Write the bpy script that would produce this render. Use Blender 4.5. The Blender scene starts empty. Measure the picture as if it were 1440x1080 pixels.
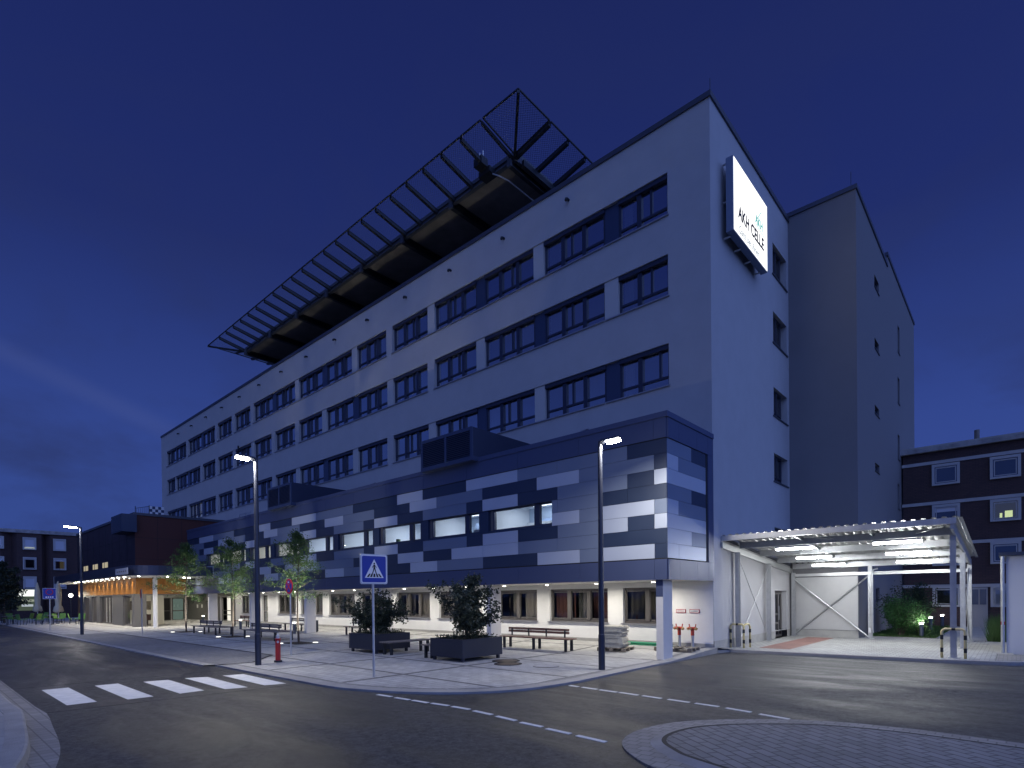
import bpy, bmesh, math, random
from mathutils import Vector, Matrix
R = math.radians
random.seed(7)
C = bpy.context.scene.collection
S = bpy.context.scene

# ------------------------------------------------------------------ camera
CAM = Vector((7.4829, -14.9404, 1.9))
YAW, PITCH, ROLL = 0.7346, -0.0052342, -0.0099489
fw = Vector((-math.sin(YAW)*math.cos(PITCH), math.cos(YAW)*math.cos(PITCH), math.sin(PITCH)))
rt0 = Vector((math.cos(YAW), math.sin(YAW), 0)); up0 = rt0.cross(fw)
rt = rt0*math.cos(ROLL)+up0*math.sin(ROLL); up = up0*math.cos(ROLL)-rt0*math.sin(ROLL)
cd = bpy.data.cameras.new('camera'); cam = bpy.data.objects.new('camera', cd); C.objects.link(cam)
M = Matrix((rt, up, -fw)).transposed().to_4x4(); M.translation = CAM
cam.matrix_world = M
cd.sensor_width = 36; cd.lens = 36*783.34/1440; cd.shift_x = -0.0014; cd.shift_y = 0.2107
cd.clip_start = 0.1; cd.clip_end = 2000
S.camera = cam

# ------------------------------------------------------------------ sky
W = bpy.data.worlds.new('World'); S.world = W; W.use_nodes = True
nt = W.node_tree; nt.nodes.clear()
def N(t, kind, **kw):
    n = t.nodes.new(kind)
    for k, v in kw.items():
        if k == 'inp':
            for kk, vv in v.items(): n.inputs[kk].default_value = vv
        else: setattr(n, k, v)
    return n
sky = N(nt, 'ShaderNodeTexSky', sky_type='NISHITA', sun_disc=False, sun_elevation=R(-4.0), sun_rotation=R(40), altitude=0, air_density=1.0, dust_density=0.3, ozone_density=4.0)
tc = N(nt, 'ShaderNodeTexCoord'); sep = N(nt, 'ShaderNodeSeparateXYZ'); nt.links.new(tc.outputs['Generated'], sep.inputs[0])
ramp = N(nt, 'ShaderNodeValToRGB'); nt.links.new(sep.outputs['Z'], ramp.inputs[0])
cr = ramp.color_ramp
cr.elements[0].position = 0.0; cr.elements[0].color = (0.040, 0.078, 0.280, 1)
cr.elements[1].position = 0.95; cr.elements[1].color = (0.008, 0.013, 0.080, 1)
e = cr.elements.new(0.10); e.color = (0.036, 0.070, 0.272, 1)
e = cr.elements.new(0.25); e.color = (0.031, 0.060, 0.255, 1)
e = cr.elements.new(0.50); e.color = (0.014, 0.026, 0.140, 1)
# thin dusk clouds: stretched noise, darker and paler streaks low in the sky
mp = N(nt, 'ShaderNodeMapping'); mp.inputs['Scale'].default_value = (1.5, 1.5, 3.6); mp.inputs['Rotation'].default_value = (0.35, 0.55, 0.9)
nt.links.new(tc.outputs['Generated'], mp.inputs[0])
nz = N(nt, 'ShaderNodeTexNoise', inp={'Scale': 1.6, 'Detail': 7.0, 'Roughness': 0.55, 'Distortion': 0.4}); nt.links.new(mp.outputs[0], nz.inputs['Vector'])
cl = N(nt, 'ShaderNodeMapRange', inp={'From Min': 0.46, 'From Max': 0.62, 'To Min': 0.0, 'To Max': 1.0}); nt.links.new(nz.outputs['Fac'], cl.inputs['Value'])
fade = N(nt, 'ShaderNodeMapRange', inp={'From Min': 0.62, 'From Max': 0.1, 'To Min': 0.12, 'To Max': 0.62}); nt.links.new(sep.outputs['Z'], fade.inputs['Value'])
mul = N(nt, 'ShaderNodeMath', operation='MULTIPLY'); nt.links.new(cl.outputs[0], mul.inputs[0]); nt.links.new(fade.outputs[0], mul.inputs[1])
mixc = N(nt, 'ShaderNodeMix', data_type='RGBA'); nt.links.new(mul.outputs[0], mixc.inputs[0]); nt.links.new(ramp.outputs[0], mixc.inputs[6])
mixc.inputs[7].default_value = (0.022, 0.032, 0.105, 1)
add = N(nt, 'ShaderNodeMix', data_type='RGBA', blend_type='ADD'); add.inputs[0].default_value = 0.12
nt.links.new(mixc.outputs[2], add.inputs[6]); nt.links.new(sky.outputs[0], add.inputs[7])
# one long pale cloud streak low in the western sky
def dotn(v):
    d = N(nt, 'ShaderNodeVectorMath', operation='DOT_PRODUCT'); nt.links.new(tc.outputs['Generated'], d.inputs[0]); d.inputs[1].default_value = v; return d.outputs['Value']
ab = N(nt, 'ShaderNodeMath', operation='ABSOLUTE'); nt.links.new(dotn((-0.328, -0.295, -0.897)), ab.inputs[0])
m1 = N(nt, 'ShaderNodeMapRange', interpolation_type='SMOOTHSTEP', inp={'From Min': 0.0, 'From Max': 0.022, 'To Min': 1.0, 'To Max': 0.0}); nt.links.new(ab.outputs[0], m1.inputs['Value'])
m2 = N(nt, 'ShaderNodeMapRange', interpolation_type='SMOOTHSTEP', inp={'From Min': 0.965, 'From Max': 0.999, 'To Min': 0.0, 'To Max': 0.16}); nt.links.new(dotn((-0.944, 0.138, 0.300)), m2.inputs['Value'])
m3 = N(nt, 'ShaderNodeMath', operation='MULTIPLY'); nt.links.new(m1.outputs[0], m3.inputs[0]); nt.links.new(m2.outputs[0], m3.inputs[1])
streak = N(nt, 'ShaderNodeMix', data_type='RGBA'); nt.links.new(m3.outputs[0], streak.inputs[0]); nt.links.new(add.outputs[2], streak.inputs[6]); streak.inputs[7].default_value = (0.085, 0.115, 0.30, 1)
add = streak
bg = N(nt, 'ShaderNodeBackground', inp={'Strength': 1.0}); nt.links.new(add.outputs[2], bg.inputs[0])
wo = N(nt, 'ShaderNodeOutputWorld'); nt.links.new(bg.outputs[0], wo.inputs[0])

# added fill light for ground and facades: one very soft sun behind the camera
sd = bpy.data.lights.new('fill_sun', 'SUN'); sd.energy = 1.9; sd.angle = R(120); sd.color = (0.265, 0.41, 1.0)
so = bpy.data.objects.new('fill_sun', sd); C.objects.link(so)
so.rotation_euler = Vector((0.85, -0.30, 0.55)).to_track_quat('Z', 'Y').to_euler()

S.view_settings.view_transform = 'Standard'; S.view_settings.look = 'None'
S.view_settings.exposure = 0.0; S.view_settings.gamma = 1.0
S.cycles.use_denoising = True
S.cycles.max_bounces = 6; S.cycles.diffuse_bounces = 3; S.cycles.glossy_bounces = 3; S.cycles.transparent_max_bounces = 12
S.cycles.sample_clamp_indirect = 4.0
S.cycles.caustics_reflective = False; S.cycles.caustics_refractive = False

# ------------------------------------------------------------------ materials
MATS = {}
def mat(name, col, rough=0.7, metal=0.0, noise=0.0, nscale=6.0, bump=0.0, bscale=40.0, emit=None, estr=0.0, spec=0.5, fine=None):
    if name in MATS: return MATS[name]
    m = bpy.data.materials.new(name); m.use_nodes = True; t = m.node_tree; t.nodes.clear()
    b = N(t, 'ShaderNodeBsdfPrincipled'); o = N(t, 'ShaderNodeOutputMaterial'); t.links.new(b.outputs[0], o.inputs[0])
    b.inputs['Base Color'].default_value = (*col, 1); b.inputs['Roughness'].default_value = rough; b.inputs['Metallic'].default_value = metal
    b.inputs['Specular IOR Level'].default_value = spec
    tc = N(t, 'ShaderNodeTexCoord'); g = N(t, 'ShaderNodeNewGeometry')
    if noise:
        n1 = N(t, 'ShaderNodeTexNoise', inp={'Scale': nscale, 'Detail': 6.0, 'Roughness': 0.65}); t.links.new(g.outputs['Position'], n1.inputs['Vector'])
        mr = N(t, 'ShaderNodeMapRange', inp={'From Min': 0.25, 'From Max': 0.75, 'To Min': 1-noise, 'To Max': 1+noise}); t.links.new(n1.outputs['Fac'], mr.inputs['Value'])
        mx = N(t, 'ShaderNodeMix', data_type='RGBA', blend_type='MULTIPLY'); mx.inputs[0].default_value = 1.0; mx.inputs[6].default_value = (*col, 1)
        t.links.new(mr.outputs[0], mx.inputs[7]); t.links.new(mx.outputs[2], b.inputs['Base Color'])
        r2 = N(t, 'ShaderNodeMapRange', inp={'From Min': 0.2, 'From Max': 0.8, 'To Min': max(0.05, rough-0.12), 'To Max': min(1, rough+0.1)}); t.links.new(n1.outputs['Fac'], r2.inputs['Value']); t.links.new(r2.outputs[0], b.inputs['Roughness'])
    if bump:
        n2 = N(t, 'ShaderNodeTexNoise', inp={'Scale': bscale, 'Detail': 4.0}); t.links.new(g.outputs['Position'], n2.inputs['Vector'])
        bp = N(t, 'ShaderNodeBump', inp={'Strength': bump, 'Distance': 0.02}); t.links.new(n2.outputs['Fac'], bp.inputs['Height']); t.links.new(bp.outputs[0], b.inputs['Normal'])
    if emit: b.inputs['Emission Color'].default_value = (*emit, 1); b.inputs['Emission Strength'].default_value = estr
    MATS[name] = m; return m

def glass(name, tint=(0.8, 0.85, 0.9), refl=0.14, rough=0.02):
    if name in MATS: return MATS[name]
    m = bpy.data.materials.new(name); m.use_nodes = True; t = m.node_tree; t.nodes.clear()
    o = N(t, 'ShaderNodeOutputMaterial'); tr = N(t, 'ShaderNodeBsdfTransparent'); tr.inputs[0].default_value = (*tint, 1)
    gl = N(t, 'ShaderNodeBsdfGlossy'); gl.inputs['Roughness'].default_value = rough; gl.inputs[0].default_value = (0.9, 0.95, 1, 1)
    lw = N(t, 'ShaderNodeFresnel', inp={'IOR': 1.45}); mr = N(t, 'ShaderNodeMapRange', inp={'From Min': 0.034, 'From Max': 1.0, 'To Min': refl, 'To Max': 1.0}); t.links.new(lw.outputs[0], mr.inputs['Value'])
    g = N(t, 'ShaderNodeNewGeometry'); n2 = N(t, 'ShaderNodeTexNoise', inp={'Scale': 0.9, 'Detail': 1.0}); t.links.new(g.outputs['Position'], n2.inputs['Vector'])
    bp = N(t, 'ShaderNodeBump', inp={'Strength': 0.06, 'Distance': 0.1}); t.links.new(n2.outputs['Fac'], bp.inputs['Height']); t.links.new(bp.outputs[0], gl.inputs['Normal'])
    mx = N(t, 'ShaderNodeMixShader'); t.links.new(mr.outputs[0], mx.inputs[0]); t.links.new(tr.outputs[0], mx.inputs[1]); t.links.new(gl.outputs[0], mx.inputs[2]); t.links.new(mx.outputs[0], o.inputs[0])
    MATS[name] = m; return m

def emis(name, col, s):
    if name in MATS: return MATS[name]
    m = bpy.data.materials.new(name); m.use_nodes = True; t = m.node_tree; t.nodes.clear()
    o = N(t, 'ShaderNodeOutputMaterial'); e = N(t, 'ShaderNodeEmission', inp={'Strength': s}); e.inputs[0].default_value = (*col, 1); t.links.new(e.outputs[0], o.inputs[0])
    MATS[name] = m; return m

def paver(name, col, bw, bh, mort=0.012, rot=0.0, mcol=0.45, bands=False, var=0.12, bump=0.35):
    """concrete block paving: brick texture laid on world x,y; bands adds rows of dark drainage stones every 3.57 m"""
    if name in MATS: return MATS[name]
    m = bpy.data.materials.new(name); m.use_nodes = True; t = m.node_tree; t.nodes.clear()
    b = N(t, 'ShaderNodeBsdfPrincipled', inp={'Roughness': 0.75}); o = N(t, 'ShaderNodeOutputMaterial'); t.links.new(b.outputs[0], o.inputs[0])
    g = N(t, 'ShaderNodeNewGeometry'); mp = N(t, 'ShaderNodeMapping'); mp.inputs['Rotation'].default_value = (0, 0, rot); t.links.new(g.outputs['Position'], mp.inputs[0])
    br = N(t, 'ShaderNodeTexBrick', inp={'Scale': 1.0, 'Mortar Size': mort, 'Mortar Smooth': 0.3, 'Bias': 0.0, 'Brick Width': bw, 'Row Height': bh})
    br.inputs['Color1'].default_value = tuple(c*(1-var) for c in col)+(1,); br.inputs['Color2'].default_value = tuple(min(1, c*(1+var)) for c in col)+(1,); br.inputs['Mortar'].default_value = tuple(c*mcol for c in col)+(1,)
    t.links.new(mp.outputs[0], br.inputs['Vector'])
    n1 = N(t, 'ShaderNodeTexNoise', inp={'Scale': 0.55, 'Detail': 8.0, 'Roughness': 0.7}); t.links.new(g.outputs['Position'], n1.inputs['Vector'])
    mr = N(t, 'ShaderNodeMapRange', inp={'From Min': 0.25, 'From Max': 0.75, 'To Min': 0.72, 'To Max': 1.22}); t.links.new(n1.outputs['Fac'], mr.inputs['Value'])
    mx = N(t, 'ShaderNodeMix', data_type='RGBA', blend_type='MULTIPLY'); mx.inputs[0].default_value = 1.0
    t.links.new(br.outputs[0], mx.inputs[6]); t.links.new(mr.outputs[0], mx.inputs[7])
    out = mx.outputs[2]
    if bands:
        sp = N(t, 'ShaderNodeSeparateXYZ'); t.links.new(g.outputs['Position'], sp.inputs[0])
        def band(sock, off, per, wid):
            a = N(t, 'ShaderNodeMath', operation='ADD'); t.links.new(sock, a.inputs[0]); a.inputs[1].default_value = off
            q = N(t, 'ShaderNodeMath', operation='PINGPONG'); t.links.new(a.outputs[0], q.inputs[0]); q.inputs[1].default_value = per/2
            l = N(t, 'ShaderNodeMath', operation='LESS_THAN'); t.links.new(q.outputs[0], l.inputs[0]); l.inputs[1].default_value = wid/2
            return l.outputs[0]
        b1 = band(sp.outputs['X'], 0.3, 3.55, 0.17); b2 = band(sp.outputs['Y'], 0.06, 2.15, 0.13)
        mm = N(t, 'ShaderNodeMath', operation='MAXIMUM'); t.links.new(b1, mm.inputs[0]); t.links.new(b2, mm.inputs[1])
        ms = N(t, 'ShaderNodeMath', operation='MULTIPLY'); t.links.new(mm.outputs[0], ms.inputs[0]); ms.inputs[1].default_value = 0.85
        m2 = N(t, 'ShaderNodeMix', data_type='RGBA'); t.links.new(ms.outputs[0], m2.inputs[0]); t.links.new(out, m2.inputs[6]); m2.inputs[7].default_value = (0.085, 0.085, 0.09, 1)
        out = m2.outputs[2]
    t.links.new(out, b.inputs['Base Color'])
    n2 = N(t, 'ShaderNodeTexNoise', inp={'Scale': 60.0, 'Detail': 3.0}); t.links.new(g.outputs['Position'], n2.inputs['Vector'])
    sb = N(t, 'ShaderNodeMath', operation='MULTIPLY_ADD'); t.links.new(br.outputs['Fac'], sb.inputs[0]); sb.inputs[1].default_value = -1.0; t.links.new(n2.outputs['Fac'], sb.inputs[2])
    bp = N(t, 'ShaderNodeBump', inp={'Strength': bump, 'Distance': 0.008}); t.links.new(sb.outputs[0], bp.inputs['Height']); t.links.new(bp.outputs[0], b.inputs['Normal'])
    MATS[name] = m; return m

def brickwall(name, c1, c2, mc, sc=1.0):
    if name in MATS: return MATS[name]
    m = bpy.data.materials.new(name); m.use_nodes = True; t = m.node_tree; t.nodes.clear()
    b = N(t, 'ShaderNodeBsdfPrincipled', inp={'Roughness': 0.8}); o = N(t, 'ShaderNodeOutputMaterial'); t.links.new(b.outputs[0], o.inputs[0])
    g = N(t, 'ShaderNodeNewGeometry'); sp = N(t, 'ShaderNodeSeparateXYZ'); t.links.new(g.outputs['Position'], sp.inputs[0])
    a = N(t, 'ShaderNodeMath', operation='ADD'); t.links.new(sp.outputs['X'], a.inputs[0]); t.links.new(sp.outputs['Y'], a.inputs[1])
    cb = N(t, 'ShaderNodeCombineXYZ'); t.links.new(a.outputs[0], cb.inputs[0]); t.links.new(sp.outputs['Z'], cb.inputs[1])
    br = N(t, 'ShaderNodeTexBrick', inp={'Scale': sc, 'Mortar Size': 0.01, 'Brick Width': 0.25, 'Row Height': 0.083})
    br.inputs['Color1'].default_value = (*c1, 1); br.inputs['Color2'].default_value = (*c2, 1); br.inputs['Mortar'].default_value = (*mc, 1)
    t.links.new(cb.outputs[0], br.inputs['Vector']); t.links.new(br.outputs[0], b.inputs['Base Color'])
    MATS[name] = m; return m

def asphalt():
    m = bpy.data.materials.new('asphalt'); m.use_nodes = True; t = m.node_tree; t.nodes.clear()
    b = N(t, 'ShaderNodeBsdfPrincipled'); o = N(t, 'ShaderNodeOutputMaterial'); t.links.new(b.outputs[0], o.inputs[0])
    g = N(t, 'ShaderNodeNewGeometry')
    mp = N(t, 'ShaderNodeMapping'); mp.inputs['Scale'].default_value = (0.35, 1.2, 1); mp.inputs['Rotation'].default_value = (0, 0, 0.35); t.links.new(g.outputs['Position'], mp.inputs[0])
    big = N(t, 'ShaderNodeTexNoise', inp={'Scale': 0.55, 'Detail': 7.0, 'Roughness': 0.62, 'Distortion': 0.8}); t.links.new(mp.outputs[0], big.inputs['Vector'])
    fine = N(t, 'ShaderNodeTexNoise', inp={'Scale': 26.0, 'Detail': 5.0, 'Roughness': 0.9}); t.links.new(g.outputs['Position'], fine.inputs['Vector'])
    r1 = N(t, 'ShaderNodeValToRGB'); t.links.new(big.outputs['Fac'], r1.inputs[0])
    r1.color_ramp.elements[0].position = 0.3; r1.color_ramp.elements[0].color = (0.016, 0.016, 0.018, 1); r1.color_ramp.elements[1].position = 0.7; r1.color_ramp.elements[1].color = (0.064, 0.063, 0.063, 1)
    r2 = N(t, 'ShaderNodeMapRange', inp={'From Min': 0.40, 'From Max': 0.62, 'To Min': 0.30, 'To Max': 1.9}); 
    mid = N(t, 'ShaderNodeTexNoise', inp={'Scale': 9.0, 'Detail': 5.0, 'Roughness': 0.75}); t.links.new(g.outputs['Position'], mid.inputs['Vector'])
    av = N(t, 'ShaderNodeMath', operation='ADD'); t.links.new(fine.outputs['Fac'], av.inputs[0]); t.links.new(mid.outputs['Fac'], av.inputs[1]); hv = N(t, 'ShaderNodeMath', operation='MULTIPLY'); t.links.new(av.outputs[0], hv.inputs[0]); hv.inputs[1].default_value = .5
    t.links.new(hv.outputs[0], r2.inputs['Value'])
    mx = N(t, 'ShaderNodeMix', data_type='RGBA', blend_type='MULTIPLY'); mx.inputs[0].default_value = 1.0; t.links.new(r1.outputs[0], mx.inputs[6]); t.links.new(r2.outputs[0], mx.inputs[7])
    t.links.new(mx.outputs[2], b.inputs['Base Color'])
    r3 = N(t, 'ShaderNodeMapRange', inp={'From Min': 0.35, 'From Max': 0.65, 'To Min': 0.36, 'To Max': 0.80}); t.links.new(big.outputs['Fac'], r3.inputs['Value']); t.links.new(r3.outputs[0], b.inputs['Roughness'])
    bp = N(t, 'ShaderNodeBump', inp={'Strength': 0.9, 'Distance': 0.012}); t.links.new(fine.outputs['Fac'], bp.inputs['Height']); t.links.new(bp.outputs[0], b.inputs['Normal'])
    return m

M_plaster = mat('plaster_grey', (0.455, 0.455, 0.47), 0.85, noise=0.06, nscale=1.3, bump=0.35, bscale=70)
M_plaster_smooth = mat('plaster_pier', (0.50, 0.50, 0.50), 0.7, noise=0.03)
M_white = mat('render_white', (0.80, 0.80, 0.79), 0.8, noise=0.05, nscale=2.0, bump=0.2, bscale=60)
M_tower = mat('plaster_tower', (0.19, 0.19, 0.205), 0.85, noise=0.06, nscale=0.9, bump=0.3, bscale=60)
M_coping = mat('coping_metal', (0.09, 0.10, 0.13), 0.45, 0.6)
M_frame = mat('window_frame_navy', (0.035, 0.042, 0.075), 0.4, 0.2)
M_panelD = mat('infill_panel_dark', (0.055, 0.075, 0.14), 0.35, 0.3)
M_sill = mat('sill_aluminium', (0.42, 0.42, 0.45), 0.4, 0.7)
M_cladD = mat('cladding_dark', (0.026, 0.042, 0.088), 0.5, 0.15, noise=0.08, nscale=0.8)
M_cladM = mat('cladding_mid', (0.18, 0.222, 0.315), 0.5, 0.2, noise=0.06, nscale=0.8)
M_cladL = mat('cladding_light', (0.47, 0.52, 0.62), 0.5, 0.2, noise=0.05, nscale=0.8)
M_trim = mat('cladding_trim', (0.065, 0.085, 0.17), 0.5, 0.2, noise=0.06, nscale=0.8)
M_joint = mat('joint_black', (0.015, 0.016, 0.02), 0.8)
M_soffit = mat('soffit_white', (0.75, 0.74, 0.71), 0.7)
M_gframe = mat('window_frame_grey', (0.14, 0.13, 0.125), 0.45, 0.2)
M_dark = mat('dark_interior', (0.02, 0.02, 0.022), 0.9)
M_curtain = mat('curtain_pale', (0.55, 0.55, 0.55), 0.9)
M_curtlit = mat('curtain_lit', (0.55, 0.55, 0.53), 0.9, emit=(.8,.85,.9), estr=.13)  # weak emission stands in for room light on the curtain cloth
M_curtred = mat('curtain_red', (0.12, 0.055, 0.05), 0.9)
M_blind = mat('blind_grey', (0.30, 0.29, 0.27), 0.8)
M_blindD = mat('blind_dark', (0.10, 0.10, 0.095), 0.8)
M_steelD = mat('steel_dark', (0.035, 0.04, 0.05), 0.45, 0.5)
M_steelB = mat('steel_bluegrey', (0.10, 0.115, 0.15), 0.5, 0.4)
M_galv = mat('steel_galvanised', (0.52, 0.53, 0.54), 0.42, 0.75, noise=0.12, nscale=7)
M_galvsheet = mat('sheet_galvanised', (0.62, 0.63, 0.62), 0.4, 0.6, noise=0.08, nscale=4)
M_conc = mat('concrete_dark', (0.20, 0.185, 0.175), 0.9, noise=0.35, nscale=0.8, bump=0.2)
M_concL = mat('concrete_light', (0.36, 0.355, 0.34), 0.85, noise=0.2, nscale=1.5, bump=0.3, bscale=50)
M_kerb = mat('kerb_stone', (0.30, 0.295, 0.29), 0.85, noise=0.25, nscale=2.2, bump=0.3, bscale=50)
M_asph = asphalt()
M_line = mat('road_paint', (0.72, 0.72, 0.70), 0.7, noise=0.16, nscale=5, bump=0.25, bscale=60)
M_soil = mat('soil', (0.035, 0.028, 0.02), 0.95, noise=0.3, bump=0.6, bscale=25)
M_earth = mat('earth', (0.05, 0.055, 0.04), 0.95, noise=0.3, nscale=0.3)
M_pole = mat('pole_anthracite', (0.05, 0.055, 0.075), 0.38, 0.5)
M_wood = mat('bench_wood', (0.16, 0.085, 0.065), 0.6, noise=0.2, nscale=12, bump=0.2, bscale=90)
M_woodg = mat('bench_wood_grey', (0.17, 0.15, 0.14), 0.7, noise=0.2, nscale=12)
M_planter = mat('planter_metal', (0.028, 0.034, 0.055), 0.45, 0.35, noise=0.08, nscale=1.2)
M_red = mat('paint_red', (0.45, 0.02, 0.02), 0.35)
M_redcap = mat('valve_red', (0.50, 0.06, 0.035), 0.4)
M_brass = mat('brass', (0.55, 0.35, 0.18), 0.35, 0.8)
M_signb = mat('sign_blue', (0.012, 0.035, 0.30), 0.4)
M_signw = mat('sign_white', (0.75, 0.75, 0.76), 0.4)
M_black = mat('sign_black', (0.01, 0.01, 0.01), 0.5)
M_signr = mat('sign_red', (0.40, 0.015, 0.02), 0.4)
M_bark = mat('bark', (0.07, 0.055, 0.045), 0.9, noise=0.3, nscale=15)
M_brown = mat('cladding_maroon', (0.075, 0.020, 0.014), 0.6, 0.0, noise=0.1, nscale=0.6)
M_brownD = mat('cladding_maroon_dark', (0.026, 0.014, 0.022), 0.6, 0.0, noise=0.1, nscale=0.6)  # darker copy of the maroon cladding, used on the front face
M_orange = mat('wood_orange', (0.37, 0.145, 0.022), 0.5, noise=0.12, nscale=3)
M_fasc = mat('canopy_fascia', (0.04, 0.048, 0.085), 0.4, 0.4)
M_pill = mat('pillar_grey', (0.15, 0.145, 0.14), 0.5, 0.2)
M_green = mat('chair_green', (0.10, 0.22, 0.05), 0.8)
M_umb = mat('parasol_canvas', (0.60, 0.54, 0.38), 0.9, noise=0.1, nscale=5)
M_yel = mat('paint_cream_yellow', (0.66, 0.55, 0.27), 0.5)
M_slab = mat('stone_slab', (0.42, 0.41, 0.36), 0.85, noise=0.15, nscale=9, bump=0.3)
M_pallet = mat('pallet_wood', (0.20, 0.17, 0.13), 0.85, noise=0.2, nscale=9)
M_gpipe = mat('pipe_green', (0.03, 0.24, 0.13), 0.5)
M_glass = glass('glass_window', refl=0.62)
M_glassG = glass('glass_ground', (0.8,0.78,0.75), refl=0.07)
M_glassB = glass('glass_brick_block', refl=0.22)
M_glassL = glass('glass_lit', (0.95, 0.97, 1.0), 0.05)
M_glassT = glass('glass_teal', (0.6, 0.75, 0.72), 0.08)
M_plaza = paver('pavers_plaza', (0.40, 0.40, 0.395), 0.36, 0.18, 0.010, bands=True, mcol=0.5)
M_bay = paver('pavers_bay', (0.22, 0.22, 0.225), 0.21, 0.105, 0.008)
M_cport = paver('pavers_carport', (0.36, 0.36, 0.35), 0.21, 0.21, 0.012, mcol=0.5)
M_redpav = paver('pavers_red', (0.27, 0.145, 0.125), 0.21, 0.105, 0.010)
M_isle = paver('pavers_island', (0.20, 0.20, 0.205), 0.30, 0.15, 0.012, rot=0.62, mcol=0.35, bump=0.6)
M_gut = paver('pavers_gutter', (0.27, 0.26, 0.25), 0.18, 0.16, 0.010, mcol=0.6)
M_brick = brickwall('brick_dark', (0.055, 0.032, 0.035), (0.075, 0.042, 0.042), (0.03, 0.026, 0.03))
M_band = mat('concrete_band', (0.42, 0.42, 0.43), 0.8, noise=0.15, nscale=1.5)
M_pvc = mat('frame_white', (0.40, 0.41, 0.43), 0.5)
M_stain = mat('fascia_stained', (0.30, 0.30, 0.31), 0.85, noise=0.5, nscale=2.2)

# ------------------------------------------------------------------ mesh helpers
class MB:
    def __init__(s): s.v = []; s.f = []; s.m = []; s.mats = []
    def _mi(s, m):
        if m not in s.mats: s.mats.append(m)
        return s.mats.index(m)
    def quad(s, pts, m):
        b = len(s.v); s.v += [tuple(p) for p in pts]; s.f.append(tuple(range(b, b+len(pts)))); s.m.append(s._mi(m))
    def box(s, x0, x1, y0, y1, z0, z1, m):
        if x0 > x1: x0, x1 = x1, x0
        if y0 > y1: y0, y1 = y1, y0
        if z0 > z1: z0, z1 = z1, z0
        s.hexa([(x0,y0,z0),(x1,y0,z0),(x1,y1,z0),(x0,y1,z0),(x0,y0,z1),(x1,y0,z1),(x1,y1,z1),(x0,y1,z1)], m)
        return s
    def hexa(s, p, m):
        b = len(s.v); s.v += [tuple(q) for q in p]; i = s._mi(m)
        for f in ((0,3,2,1),(4,5,6,7),(0,1,5,4),(1,2,6,5),(2,3,7,6),(3,0,4,7)): s.f.append(tuple(b+k for k in f)); s.m.append(i)
    def bar(s, a, b, w, h, m, up=(0,0,1)):
        a = Vector(a); b = Vector(b); d = (b-a).normalized(); u = Vector(up)
        if abs(d.dot(u)) > 0.98: u = Vector((0,1,0))
        sx = d.cross(u).normalized()*w/2; sz = sx.cross(d).normalized()*h/2
        s.hexa([a-sx-sz, a+sx-sz, b+sx-sz, b-sx-sz, a-sx+sz, a+sx+sz, b+sx+sz, b-sx+sz], m)
    def tube(s, pts, rad, m, n=8, cap=True):
        pts = [Vector(p) for p in pts]; rad = rad if isinstance(rad, (list, tuple)) else [rad]*len(pts)
        b = len(s.v); i = s._mi(m); pu = None
        for k, p in enumerate(pts):
            d = (pts[min(k+1, len(pts)-1)]-pts[max(k-1, 0)]).normalized()
            u = pu if pu is not None else (Vector((0,0,1)) if abs(d.z) < 0.9 else Vector((1,0,0)))
            sx = d.cross(u).normalized(); sy = sx.cross(d).normalized(); pu = sy
            for j in range(n):
                a = 2*math.pi*j/n; s.v.append(tuple(p+(sx*math.cos(a)+sy*math.sin(a))*rad[k]))
        for k in range(len(pts)-1):
            for j in range(n):
                s.f.append((b+k*n+j, b+k*n+(j+1)%n, b+(k+1)*n+(j+1)%n, b+(k+1)*n+j)); s.m.append(i)
        if cap:
            s.f.append(tuple(b+j for j in range(n))[::-1]); s.m.append(i)
            e = b+(len(pts)-1)*n; s.f.append(tuple(e+j for j in range(n))); s.m.append(i)
        return s
    def prism(s, outline, z0, z1, m, side=None):
        """outline: list of (x,y) counter-clockwise"""
        n = len(outline); b = len(s.v); i = s._mi(m); j = s._mi(side or m)
        zz0 = z0 if callable(z0) else (lambda x, y: z0); zz1 = z1 if callable(z1) else (lambda x, y: z1)
        s.v += [(x, y, zz0(x, y)) for x, y in outline]+[(x, y, zz1(x, y)) for x, y in outline]
        s.f.append(tuple(b+n+k for k in range(n))); s.m.append(i)
        s.f.append(tuple(b+k for k in range(n))[::-1]); s.m.append(i)
        for k in range(n): s.f.append((b+k, b+(k+1)%n, b+n+(k+1)%n, b+n+k)); s.m.append(j)
    def build(s, name, parent=None, smooth=False, loc=None):
        me = bpy.data.meshes.new(name); me.from_pydata(s.v, [], s.f)
        for m in s.mats: me.materials.append(m)
        me.polygons.foreach_set('material_index', s.m)
        if smooth: me.polygons.foreach_set('use_smooth', [True]*len(s.f))
        me.update()
        o = bpy.data.objects.new(name, me); C.objects.link(o)
        if parent: o.parent = parent
        if loc: o.location = loc
        return o
def tag(o, label, cat, group=None):
    o['label'] = label; o['category'] = cat
    if group: o['group'] = group
    return o
def thing(name, label, cat, loc=(0,0,0), rz=0.0, group=None):
    o = bpy.data.objects.new(name, None); C.objects.link(o); o.location = loc; o.rotation_euler = (0,0,rz); o.empty_display_size = 0.3
    return tag(o, label, cat, group)
def struct(o, kind='structure'): o['kind'] = kind; return o
CH = {}
def copy_tree(o, parent=None):
    c = o.copy(); C.objects.link(c)
    if parent: c.parent = parent
    for ch in list(o.children): copy_tree(ch, c)
    return c
def bevel(o, w=0.01, seg=1):
    m = o.modifiers.new('bevel', 'BEVEL'); m.width = w; m.segments = seg; m.limit_method = 'ANGLE'; return o
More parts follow.
